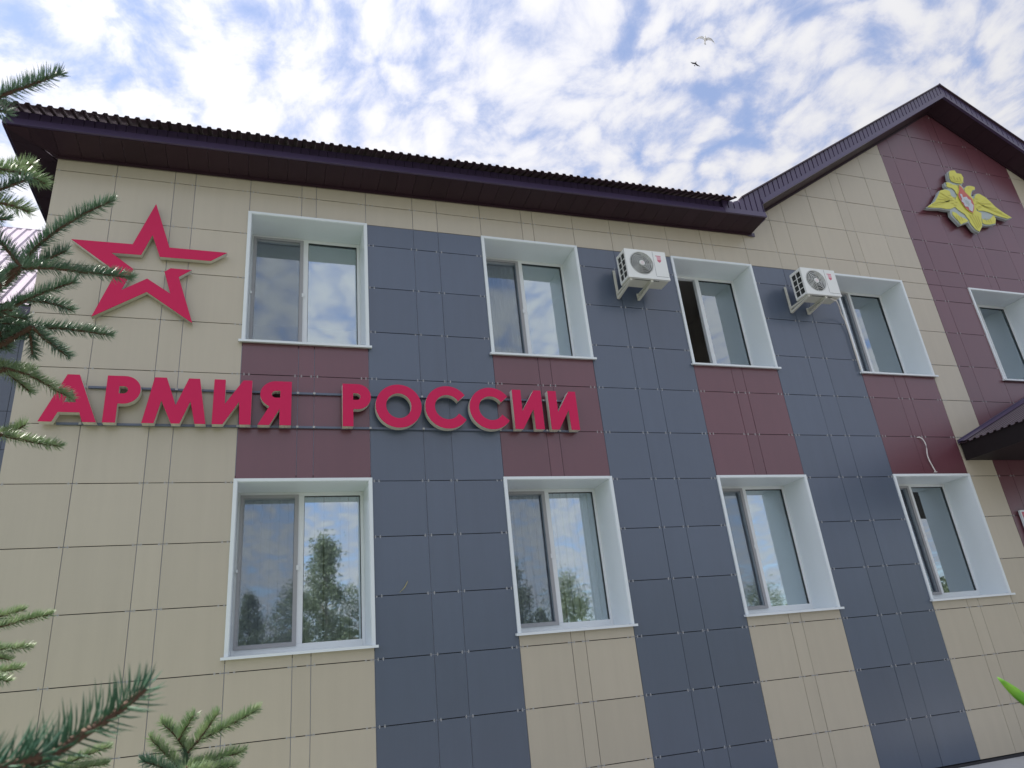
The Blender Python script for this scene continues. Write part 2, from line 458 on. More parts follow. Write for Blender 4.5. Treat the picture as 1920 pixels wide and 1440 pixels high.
# clips at every crossing of a horizontal joint
for z in [ZH0 + k * P for k in range(-11, 7)]:
    for i, x in enumerate(VX):
        offs = [-.034, .034] if i not in (4, 7, 10, 13, 16, 19, 22, 25) else [-.085, -.034, .034, .085]
        for dx in offs:
            xx = x + dx
            if xx < .02: continue
            if (xx < GX0 and z > soff(xx)) or (xx >= GX0 and z > walltop(xx) - .05): continue
            if any(a0 - .02 < xx < b0 + .02 and (WB_ - .03 < z < WT or (LB - .03 < z < LT and k_ < 4)) for k_, (a0, b0) in enumerate(WINC)): continue
            clips.box(xx - .0032, xx + .0032, -.0025, .004, z - .016, z - .003)
            clips.box(xx - .0032, xx + .0032, -.0025, .004, z + .003, z + .016)
            clips.box(xx - .010, xx + .010, .001, .006, z - .0028, z + .0028)
clips.build('fixing_clip', M_CLIP, B, kind='stuff')
# upright zinc profiles that show through the open joints
prof = {}
for i, x in enumerate(VX[1:-1], 1):
    zt = (soff(x) if x < GX0 else walltop(x)) - .01
    spans = [(BASE + .01, zt)]
    for k_, (a0, b0) in enumerate(WINC):
        if a0 - .03 < x < b0 + .03:
            holes = [(WB_ - .05, WT + .05)] + ([(LB - .05, LT + .05)] if k_ < 4 else [])
            for h0, h1 in holes:
                ns = []
                for s0, s1 in spans:
                    if s1 <= h0 or s0 >= h1: ns.append((s0, s1)); continue
                    if s0 < h0: ns.append((s0, h0))
                    if s1 > h1: ns.append((h1, s1))
                spans = ns
    for s0, s1 in spans: boxo('mounting_profile', M_ZINC, B, x - .028, x + .028, .015, .028, s0, s1)


# ---- the wall behind the tiles, with the window openings left out
def wall_cells():
    b = MB()
    xs = [0.0] + [q for w_ in WINC for q in (w_[0] + .005, w_[1] - .005)] + [19.3]
    for i in range(len(xs) - 1):
        xa, xb = xs[i], xs[i + 1]; w = in_win(xa, xb)
        if w < 0: spans = [(0, 20)]
        elif w < 4: spans = [(0, LB - .005), (LT + .005, WB_ - .005), (WT + .005, 20)]
        else: spans = [(0, WB_ - .005), (WT + .005, 20)]
        for z0, z1 in spans:
            if z1 < 19: b.box(xa, xb, .032, .40, z0, z1)
            else:
                cut = [xa] + [q for q in (GX0, APX) if xa < q < xb] + [xb]
                for c0, c1 in zip(cut[:-1], cut[1:]):
                    if c1 <= GX0 + .001: t0, t1 = soff(c0) + .15, soff(c1) + .15
                    else: t0, t1 = walltop(c0) + .02, walltop(c1) + .02
                    vs = [(c0, .032, z0), (c1, .032, z0), (c1, .032, t1), (c0, .032, t0), (c0, .40, z0), (c1, .40, z0), (c1, .40, t1), (c0, .40, t0)]
                    b.add(vs, [(0, 1, 2, 3), (7, 6, 5, 4), (0, 4, 5, 1), (1, 5, 6, 2), (2, 6, 7, 3), (3, 7, 4, 0)])
    # side and rear walls
    b.box(0.0, .36, .403, 9.6, 0, 7.5); b.box(.363, 19.3, 9.3, 9.6, 0, 7.5); b.box(18.95, 19.3, .403, 9.297, 0, 7.5)
    return b


wall_cells().build('wall', M_BACK, B)
boxo('base_flashing', M_BACK, B, 0.0, 12.15, -.004, .03, .106, .135)


# ---- windows
def window(x0, x1, zb, zt, screen=True, opened=False, lower=False):
    iw0, iw1 = x0 + .030, x1 - .030
    D = .42
    fr_ = MB()
    F0, F1 = D, D + .065
    mx_ = x0 + (.645 + .709) / 2 * (x1 - x0) / 1.38
    mt = zt - .028; mb_ = zb + .03
    # outer frame and mullion: this is the window's own mesh
    fr_.box(iw0, iw0 + .040, F0, F1, mb_, mt); fr_.box(iw1 - .036, iw1, F0, F1, mb_, mt)
    fr_.box(iw0 + .040, iw1 - .036, F0, F1, mt - .042, mt); fr_.box(iw0 + .040, iw1 - .036, F0, F1, mb_, mb_ + .075)
    fr_.box(mx_ - .032, mx_ + .032, F0 - .002, F1, mb_ + .075, mt - .042)
    wob = fr_.build('window', M_PVC, B, bevel=.004)
    # reveals of white sheet metal, and the trim round the opening
    rv = MB()
    rv.box(x0 + .026, x0 + .030, -.012, D + .01, zb + .01, zt - .024)
    rv.build('reveal', M_WHITE, wob)
    rv = MB(); rv.box(x1 - .030, x1 - .026, -.012, D + .01, zb + .01, zt - .024); rv.build('reveal', M_WHITE, wob)
    rv = MB(); rv.box(x0 + .030, x1 - .030, -.012, D + .01, zt - .028, zt - .024); rv.build('reveal', M_WHITE, wob)
    tr = MB()
    tr.box(x0 - .012, x0 + .0255, -.020, .012, zb + .006, zt + .010); tr.box(x1 - .0255, x1 + .012, -.020, .012, zb + .006, zt + .010)
    tr.box(x0 + .0255, x1 - .0255, -.020, .012, zt - .0235, zt + .010)
    tr.build('window_trim', M_WHITE, wob, bevel=.003)
    sl = MB()
    vs = [(x0 - .04, -.055, zb - .022), (x1 + .035, -.055, zb - .022), (x1 + .035, -.055, zb + .004), (x0 - .04, -.055, zb + .004),
          (x0 - .04, -.008, zb - .016), (x1 + .035, -.008, zb - .016), (x1 + .035, -.008, zb + .0055), (x0 - .04, -.008, zb + .0055)]
    sl.add(vs, [(0, 1, 2, 3), (7, 6, 5, 4), (0, 4, 5, 1), (1, 5, 6, 2), (2, 6, 7, 3), (3, 7, 4, 0)])
    vs = [(iw0, -.008, zb - .01), (iw1, -.008, zb - .01), (iw1, -.008, zb + .0055), (iw0, -.008, zb + .0055),
          (iw0, D, zb + .01), (iw1, D, zb + .01), (iw1, D, zb + .036), (iw0, D, zb + .036)]
    sl.add(vs, [(0, 1, 2, 3), (7, 6, 5, 4), (0, 4, 5, 1), (1, 5, 6, 2), (2, 6, 7, 3), (3, 7, 4, 0)])
    sl.build('sill', M_WHITE, wob)
    # fixed pane on the right
    r_ = rng
    def pane(xa, xb, za, zc, y, par, tilt=True):
        b = MB(); cx, cz = (xa + xb) / 2, (za + zc) / 2
        b.box(xa - cx, xb - cx, -.003, .003, za - cz, zc - cz)
        o = b.build('pane', M_GLASS, par, (cx, y, cz))
        if tilt: o.rotation_euler = (r_.gauss(0, .004), 0, r_.gauss(0, .006))
        return o
    pane(mx_ + .032, iw1 - .036, mb_ + .075, mt - .042, D + .030, wob)
    gs = MB()
    for (q0, q1, q2, q3) in ((mx_ + .032, mx_ + .037, mb_ + .075, mt - .042), (iw1 - .042, iw1 - .036, mb_ + .075, mt - .042)):
        gs.box(q0, q1, D + .012, D + .026, q2, q3)
    gs.box(mx_ + .037, iw1 - .042, D + .012, D + .026, mt - .049, mt - .042)
    gs.build('gasket', M_ACD, wob)
    # opening sash on the left
    sa, sb, s0, s1 = iw0 + .040, mx_ - .032, mb_ + .075, mt - .042
    sash = MB()
    q_ = .024
    sash.box(sa, sa + q_, 0, .06, s0, s1); sash.box(sb - q_, sb, 0, .06, s0, s1)
    sash.box(sa + q_, sb - q_, 0, .06, s1 - q_, s1); sash.box(sa + q_, sb - q_, 0, .06, s0, s0 + q_)
    if opened:
        b = MB(); b.v = [(x - sa, y, z) for x, y, z in sash.v]; b.f = sash.f; b.m = sash.m
        so = b.build('sash', M_PVC, wob, (sa, D + .068, 0)); so.rotation_euler = (0, 0, radians(84))
        pb = MB(); pb.box(q_, sb - sa - q_, .026, .032, s0 + q_, s1 - q_); pb.build('sash_pane', M_GLASS, wob, (sa, D + .068, 0)).rotation_euler = (0, 0, radians(84))
    else:
        b = MB(); b.v = [(x, y + D + .012, z) for x, y, z in sash.v]; b.f = sash.f; b.m = sash.m
        b.build('sash', M_PVC, wob)
        pane(sa + q_, sb - q_, s0 + q_, s1 - q_, D + .042, wob)
    if screen and not opened:
        y0 = D - .016; e0, e1, f0, f1 = iw0 + .022, mx_ - .028, mb_ + .056, mt - .030
        sc_ = MB()
        sc_.box(e0, e0 + .032, y0, y0 + .012, f0, f1); sc_.box(e1 - .042, e1, y0, y0 + .012, f0, f1)
        sc_.box(e0 + .032, e1 - .042, y0, y0 + .012, f1 - .034, f1); sc_.box(e0 + .032, e1 - .042, y0, y0 + .012, f0, f0 + .036)
        sc_.build('screen_frame', M_SCRF, wob)
        nt = MB(); nt.box(e0 + .032, e1 - .042, y0 + .005, y0 + .0062, f0 + .036, f1 - .034); nt.build('mosquito_net', M_NET, wob)
        zc = (f0 + f1) / 2
        boxo('screen_clip', M_PVC, wob, e1 - .012, e1 + .014, y0 - .008, y0 - .0005, zc - .03, zc + .02)
        boxo('screen_clip', M_PVC, wob, e0 - .012, e0 + .008, y0 - .008, y0 - .0005, zc - .03, zc)
    # the room behind
    ra, rb, z0, z1 = x0 - .55, x1 + .55, zb - .85, zt + .35
    rm = MB()
    yb = 3.6; yf = .404
    rm.quad((ra, yb, z0), (rb, yb, z0), (rb, yb, z1), (ra, yb, z1))
    rm.quad((ra, yf, z0), (ra, yb, z0), (ra, yb, z1), (ra, yf, z1)); rm.quad((rb, yf, z0), (rb, yf, z1), (rb, yb, z1), (rb, yb, z0))
    rm.quad((ra, yf, z0), (rb, yf, z0), (rb, yb, z0), (ra, yb, z0)); rm.quad((ra, yf, z1), (ra, yb, z1), (rb, yb, z1), (rb, yf, z1))
    rm.build('room', M_ROOM, B)
    return wob


for i, (a_, b_) in enumerate(WINC):
    window(a_, b_, WB_, WT, screen=True, opened=(i == 2))
    if i < 4: window(a_, b_, LB, LT, screen=True, lower=True)

# ---- blinds and curtains inside
BL = ['window under the left end of the red lettering', 'window under the right end of the red lettering', 'third ground floor window from the left', 'ground floor window next to the porch roof']
for i, (a_, b_) in enumerate(WINC[:4]):
    t_ = thing('vertical_blinds', 'pale vertical slat blinds inside the ' + BL[i], 'blinds', ((a_ + b_) / 2, .57, LB + .1), 'vertical blinds behind the ground floor windows')
    boxo('head_rail', M_PVC, t_, a_ - .05, b_ + .05, .55, .59, LT + .02, LT + .06)
    sm = MB(); sm.box(-.044, .044, -.0006, .0006, -.86, .86); sme = sm.mesh('slat', M_BLIND)
    n_ = 15
    for k in range(n_):
        if i == 0 and k in (7, 10): dx = .012
        else: dx = 0
        o = link('slat', sme, None, t_, (a_ + .04 + k * (b_ - a_ - .08) / (n_ - 1) + dx, .57, (LB + LT) / 2 + .03))
        o.rotation_euler = (0, 0, radians([8, 20, -24, -30][i] + rng.uniform(-5, 5)))
for i, lab in ((1, 'first floor window left of the first air conditioner'), (3, 'first floor window just right of the second air conditioner')):
    a_, b_ = WINC[i]
    cu = MB(); n_ = 60
    for k in range(n_):
        xa = a_ + (b_ - a_) * .52 * k / n_; xb = a_ + (b_ - a_) * .52 * (k + 1) / n_
        ya, yb_ = .64 + .025 * sin(k * 1.1), .64 + .025 * sin((k + 1) * 1.1)
        cu.quad((xa, ya, WB_ - .2), (xb, yb_, WB_ - .2), (xb, yb_, WT + .1), (xa, ya, WT + .1))
    o = cu.build('curtain', M_CURT, smooth=True)
    sm_ = o.modifiers.new('thick', 'SOLIDIFY'); sm_.thickness = .003
    tag(o, 'grey curtain hanging inside the ' + lab, 'curtain', 'curtains behind the first floor windows')

# ---- eaves of the main roof
OV = .42
xl, xr = -OV, GX0
nb_ = 44
sb_me = {}
for k in range(nb_):                                   # soffit boards along the front
    xa = -OV + (xr + OV) * k / nb_; xb = -OV + (xr + OV) * (k + 1) / nb_
    b = MB(); y_w = -.004
    za, zb2 = soff(xa), soff(xb)
    ya = -OV + .012
    # mitre at the left corner
    def yin(x): return max(-OV, min(-.004, x)) if x < 0 else -.004
    pts = [(xa + .002, ya, za + .034), (xb - .002, ya, zb2 + .034), (xb - .002, yin(xb), zb2 + .002), (xa + .002, yin(xa), za + .002)]
    if yin(xb) - ya < .01: continue
    vs = pts + [(x, y, z + .012) for x, y, z in pts]
    b.add(vs, [(0, 3, 2, 1), (4, 5, 6, 7), (0, 1, 5, 4), (1, 2, 6, 5), (2, 3, 7, 6), (3, 0, 4, 7)])
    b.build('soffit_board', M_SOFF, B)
for k in range(34):                                    # and along the left side
    ya = -OV + .012 + k * .25; yb2 = ya + .246
    b = MB()
    def xin(y): return max(-OV + .012, min(-.004, y)) if y < 0 else -.004
    pts = [(-OV + .012, ya, 7.55), (xin(ya), ya, 7.518), (xin(yb2), yb2, 7.518), (-OV + .012, yb2, 7.55)]
    vs = pts + [(x, y, z + .012) for x, y, z in pts]
    b.add(vs, [(0, 3, 2, 1), (4, 5, 6, 7), (0, 1, 5, 4), (1, 2, 6, 5), (2, 3, 7, 6), (3, 0, 4, 7)])
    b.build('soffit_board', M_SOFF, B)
# cover strip on the mitre
mb2 = MB(); mb2.tube([(-OV + .03, -OV + .03, 7.542), (0.02, -.006, 7.512)], .012, 6); mb2.build('mitre_strip', M_SOFF, B)
wt_ = MB()
vs = [(-.01, -.035, 7.49), (xr, -.035, soff(xr) - .022), (xr, -.035, soff(xr) + .004), (-.01, -.035, 7.518)]
wt_.add(vs + [(x, -.016, z) for x, y, z in vs], [(0, 1, 2, 3), (7, 6, 5, 4), (0, 4, 5, 1), (1, 5, 6, 2), (2, 6, 7, 3), (3, 7, 4, 0)])
wt_.build('soffit_trim', M_SOFF, B)


def ribbed(x0, x1, fb, ft, y, pitch=.105, gw=.020, gd=.014):
    """sheet-metal fascia with narrow upright grooves"""
    b = MB(); xs = []; x = x0
    while x < x1 - 1e-6:
        e_ = min(x + pitch - gw, x1); xs += [(x, y), (e_, y)]
        if e_ + gw < x1: xs += [(e_ + .004, y + gd), (e_ + gw - .004, y + gd)]
        x += pitch
    xs = [q for i, q in enumerate(xs) if i == 0 or q[0] > xs[i - 1][0] + 1e-5]
    if xs[-1][0] < x1 - 1e-6: xs.append((x1, y))
    n = len(xs); vs = []
    for (x, yy) in xs: vs += [(x, yy, fb(x)), (x, yy, ft(x)), (x, yy + .02, fb(x)), (x, yy + .02, ft(x))]
    fs = []
    for i in range(n - 1):
        a, c = 4 * i, 4 * i + 4
        fs += [(a, c, c + 1, a + 1), (a + 2, a + 3, c + 3, c + 2), (a + 1, c + 1, c + 3, a + 3), (a, a + 2, c + 2, c)]
    b.add(vs, fs); return b


def lipstrip(pts, y0, y1, h, tilt=.012):
    """plain bottom flange following pts (x,z of its lower edge)"""
    b = MB(); vs = []
    for x, z in pts: vs += [(x, y0, z), (x, y0 + tilt, z + h), (x, y1, z), (x, y1, z + h)]
    fs = []
    for i in range(len(pts) - 1):
        a, c = 4 * i, 4 * i + 4
        fs += [(a, c, c + 1, a + 1), (a + 2, a + 3, c + 3, c + 2), (a + 1, c + 1, c + 3, a + 3), (a, a + 2, c + 2, c)]
    fs += [(0, 1, 3, 2), (4 * len(pts) - 4, 4 * len(pts) - 2, 4 * len(pts) - 1, 4 * len(pts) - 3)]
    b.add(vs, fs); return b


fbz = lambda x: soff(x) + .035
ribbed(-OV, 8.70, lambda x: fbz(x) + .085, lambda x: fbz(x) + .222, -OV + .035, gw=.014, gd=.008).build('fascia', M_BROWN, B)
lipstrip([(-OV - .012, fbz(-OV)), (8.62, fbz(8.62))], -OV - .016, -OV + .03, .09).build('fascia_flange', M_BROWN, B)
# left side fascia with its pale lit edge
sf = MB(); sf.box(-OV - .002, -OV + .012, -OV + .022, 8.6, 7.56, 7.76); sf.build('fascia', M_BROWN, B)
sf = MB(); sf.box(-OV - .016, -OV - .004, -OV + .02, 8.6, 7.55, 7.64); sf.build('fascia_flange', M_BROWN, B)


def corrugated(x0, x1, pitch, amp, path, flat=.5, thick=.0, phase=0.0):
    """trapezoid profile along x, extruded along path: list of (y,z) for the valley line"""
    prof_ = []; x = x0
    while x < x1 - 1e-6:
        prof_ += [(x, 0), (x + pitch * .42, 0), (x + pitch * .54, amp), (x + pitch * .88, amp)]
        x += pitch
    prof_.append((x, 0)); prof_ = [q for q in prof_ if q[0] <= x1 + 1e-6]
    b = MB(); n = len(prof_)
    for (y, z) in path:
        for (px_, pz_) in prof_: b.v.append((px_, y, z(px_) + pz_ if callable(z) else z + pz_))
    for j in range(len(path) - 1):
        for i in range(n - 1):
            b.f.append((j * n + i, j * n + i + 1, (j + 1) * n + i + 1, (j + 1) * n + i)); b.m.append(0)
    return b


rf = corrugated(-OV - .05, 8.80, .105, .026, [(-.585, lambda x: fbz(x) + .158), (4.8, lambda x: fbz(x) + .158 + 5.385 * .42)])
ro = rf.build('roof_sheet', M_ROOF, B); so_ = ro.modifiers.new('thick', 'SOLIDIFY'); so_.thickness = .006; so_.offset = -1
rb_ = MB(); rb_.quad((-OV - .05, 4.8, 9.99), (19.3, 4.8, 9.99), (19.3, 10.1, 7.75), (-OV - .05, 10.1, 7.75)); rb_.build('rear_roof', M_ROOF, B)
fl_ = MB(); fl_.tube([(-OV - .045, -.595, 7.72), (-OV - .045, 4.8, 9.985)], .028, 6); fl_.build('verge_cap', M_BROWN, B)

# ---- gable
gb = lambda x: 11.105 - SL * abs(x - APX)             # lower edge of the barge board
gt = lambda x: 11.395 - SL * abs(x - APX)
XR = 19.45
ribbed(GX0, APX, lambda x: gb(x) + .08, gt, -OV).build('barge_board', M_BROWN, B)
ribbed(APX, XR, lambda x: gb(x) + .08, gt, -OV).build('barge_board', M_BROWN, B)
lipstrip([(GX0 + .005, gb(GX0 + .005)), (APX, gb(APX)), (XR, gb(XR))], -OV - .016, -OV + .03, .09).build('barge_flange', M_BROWN, B)
ribbed(8.625, GX0 - .002, lambda x: fbz(x) + .085, lambda x: max(gt(x), fbz(x) + .222 if x < 8.90 else 0), -OV).build('barge_board', M_BROWN, B)
lipstrip([(8.625, fbz(8.625)), (GX0 + .004, fbz(GX0))], -OV - .017, -OV + .03, .09).build('barge_flange', M_BROWN, B)
# return of the eaves box at the foot of the gable
rt = MB(); rt.box(GX0 - .012, GX0 + .004, -OV + .032, -.004, fbz(GX0) - .012, gb(GX0) + .10); rt.build('eaves_return', M_BROWN, B)
cp = MB(); cp.prism([(9.30, soff(9.3) - .03), (9.43, soff(9.3) - .035), (9.43, soff(9.3) + .03), (9.385, soff(9.3) + .02)], -.03, -.014); cp.build('corner_plate', M_BROWN, B)
# gable soffit: boards following the slope
for sgn, xe in ((-1, GX0 + .01), (1, XR)):
    n_ = 22
    for k in range(n_):
        xa = APX + (xe - APX) * k / n_; xb = APX + (xe - APX) * (k + 1) / n_ - sgn * .003
        b = MB(); dz = .012
        pts = [(xa, -OV + .03, gb(xa) + .02), (xb, -OV + .03, gb(xb) + .02), (xb, -.004, gb(xb) - .012), (xa, -.004, gb(xa) - .012)]
        if sgn < 0: pts = pts[::-1]
        b.add(pts + [(x, y, z + dz) for x, y, z in pts], [(0, 3, 2, 1), (4, 5, 6, 7), (0, 1, 5, 4), (1, 2, 6, 5), (2, 3, 7, 6), (3, 0, 4, 7)])
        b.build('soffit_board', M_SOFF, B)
tr_ = MB()
for xa, xb in ((GX0 + .01, APX), (APX, XR)):
    vs = [(xa, -.03, gb(xa) - .052), (xb, -.03, gb(xb) - .052), (xb, -.03, gb(xb) - .018), (xa, -.03, gb(xa) - .018)]
    tr_.add(vs + [(x, -.016, z) for x, y, z in vs], [(0, 1, 2, 3), (7, 6, 5, 4), (0, 4, 5, 1), (1, 5, 6, 2), (2, 6, 7, 3), (3, 7, 4, 0)])
tr_.build('soffit_trim', M_SOFF, B)
# roof slopes over the gable
for xa, xb in ((8.98, APX), (APX, XR + .15)):
    b = MB()
    pts = [(xa, -OV - .035, gt(xa) + .004), (xb, -OV - .035, gt(xb) + .004), (xb, 6.0, gt(xb) + .004), (xa, 6.0, gt(xa) + .004)]
    b.add(pts + [(x, y, z + .022) for x, y, z in pts], [(0, 3, 2, 1), (4, 5, 6, 7), (0, 1, 5, 4), (1, 2, 6, 5), (2, 3, 7, 6), (3, 0, 4, 7)])
    b.build('gable_roof', M_ROOF, B)
rc = MB(); rc.tube([(APX, -OV - .035, gt(APX) + .008), (APX, 6, gt(APX) + .008)], .026, 6); rc.build('ridge_cap', M_BROWN, B)

# ================================================================== porch
PC = thing('porch_canopy', 'brown corrugated metal porch roof jutting out at the right edge, dark underneath', 'canopy', (14.43, -1.0, 0.1))
pz = lambda x: 5.125 - .414 * abs(x - APX)
for sgn in (-1, 1):
    xe = APX + sgn * 2.235
    prof_ = []; y = -3.5
    while y < -.012:
        prof_ += [(y, 0), (y + .05, 0), (y + .062, .022), (y + .098, .022)]; y += .112
    prof_ = [q for q in prof_ if q[0] < -.012] + [(-.012, 0)]
    b = MB(); n = len(prof_)
    for x in (xe, APX):
        for (yy, dz) in prof_: b.v.append((x, yy, pz(x) + dz))
    for i in range(n - 1): b.f.append((i, i + 1, n + i + 1, n + i)); b.m.append(0)
    o = b.build('roof_sheet', M_ROOF, PC); q = o.modifiers.new('thick', 'SOLIDIFY'); q.thickness = .006; q.offset = 0
    fm = MB()
    xs_ = sorted((xe, APX))
    vs = [(xs_[0], -.03, pz(xs_[0]) + .02), (xs_[1], -.03, pz(xs_[1]) + .02), (xs_[1], -.03, pz(xs_[1]) + .085), (xs_[0], -.03, pz(xs_[0]) + .075)]
    fm.add(vs + [(x, -.012, z) for x, y, z in vs], [(0, 1, 2, 3), (7, 6, 5, 4), (0, 4, 5, 1), (1, 5, 6, 2), (2, 6, 7, 3), (3, 7, 4, 0)])
    vs = [(xs_[0], -.14, pz(xs_[0]) + .03), (xs_[1], -.14, pz(xs_[1]) + .03), (xs_[1], -.03, pz(xs_[1]) + .05), (xs_[0], -.03, pz(xs_[0]) + .05)]
    fm.add(vs + [(x, y, z + .004) for x, y, z in vs], [(0, 1, 2, 3), (7, 6, 5, 4), (0, 4, 5, 1), (1, 5, 6, 2), (2, 6, 7, 3), (3, 7, 4, 0)])
    fm.build('wall_flashing', M_BROWN, PC)
    bx = MB(); bx.box(min(xe - sgn * .03, xe - sgn * .09), max(xe - sgn * .03, xe - sgn * .09), -3.35, -.02, 3.955, pz(xe) - .012 + .02)
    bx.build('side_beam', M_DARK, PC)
    boxo('post', M_BROWN, PC, APX + sgn * 2.1 - .05, APX + sgn * 2.1 + .05, -3.3, -3.2, .11, 3.95)
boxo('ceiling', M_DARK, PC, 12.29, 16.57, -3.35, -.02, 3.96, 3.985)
gf = MB(); gf.prism([(12.2, 3.96), (16.66, 3.96), (16.66, 4.2), (APX, 5.12), (12.2, 4.2)], -3.37, -3.355); gf.build('front_board', M_SOFF, PC)
# wall board by the entrance
SB = thing('notice_board', 'red wall sign with a white edge, only its corner showing under the porch roof', 'sign', (13.35, -.05, 2.55))
shape('panel', [[(12.90, 2.55), (13.8, 2.55), (13.8, 3.18), (12.90, 3.18)]], -.05, -.02, M_WHITE, SB)
shape('face', [[(12.925, 2.575), (13.775, 2.575), (13.775, 3.155), (12.925, 3.155)]], -.054, -.0505, M_PRED, SB)

# ================================================================== lower wing on the left, set back
A_ = thing('annex_building', 'grey tiled wing with a pale steep corrugated roof, set back at the left edge', 'building', (-6, 4.2, 0))
boxo('wall', M_BACK, A_, -11, -.02, 4.22, 9, 0, 7.6)
vx = [-.02 - k * .605 for k in range(0, 16)]
vx = [-.02, -.40, -.75, -1.36] + [-1.36 - .605 * k for k in range(1, 15)]
hz_ = [BASE] + [6.02 - .605 * k for k in range(9, -1, -1)] + [6.625, 7.23, 7.55]
for i in range(len(vx) - 1):
    for j in range(len(hz_) - 1):
        xb, xa = vx[i], vx[i + 1]; z0, z1 = hz_[j], hz_[j + 1]
        if z1 - z0 < .05: continue
        key = ('annex', round(xb - xa, 3), round(z1 - z0, 3))
        if key not in MESHES:
            b = MB(); b.box(-(xb - xa) / 2 + .003, (xb - xa) / 2 - .003, 0, .012, -(z1 - z0) / 2 + .0035, (z1 - z0) / 2 - .0035); MESHES[key] = b.mesh('grey_panel', M_GREY)
        link('grey_panel', MESHES[key], None, A_, ((xa + xb) / 2, 4.2 + rng.uniform(-.001, .001), (z0 + z1) / 2))
th = radians(50)
rs = corrugated(-11.2, -.05, .16, .035, [(3.78, 7.62), (3.78 + 3.85 * cos(th), 7.62 + 3.85 * sin(th))])
o = rs.build('roof_sheet', M_WINGROOF, A_); q = o.modifiers.new('thick', 'SOLIDIFY'); q.thickness = .006; q.offset = -1
boxo('ridge_strip', M_WINGROOF, A_, -11.2, -.05, 3.78 + 3.86 * cos(th), 3.9 + 3.86 * cos(th), 7.5 + 3.8 * sin(th), 7.665 + 3.85 * sin(th))
boxo('fascia', M_BROWN, A_, -11.2, -.05, 3.80, 3.83, 7.42, 7.60)
boxo('soffit', M_SOFF, A_, -11.2, -.05, 3.832, 4.19, 7.46, 7.48)
boxo('rear_roof', M_ROOF, A_, -11.2, -.05, 6.4, 9, 7.6, 10.3)

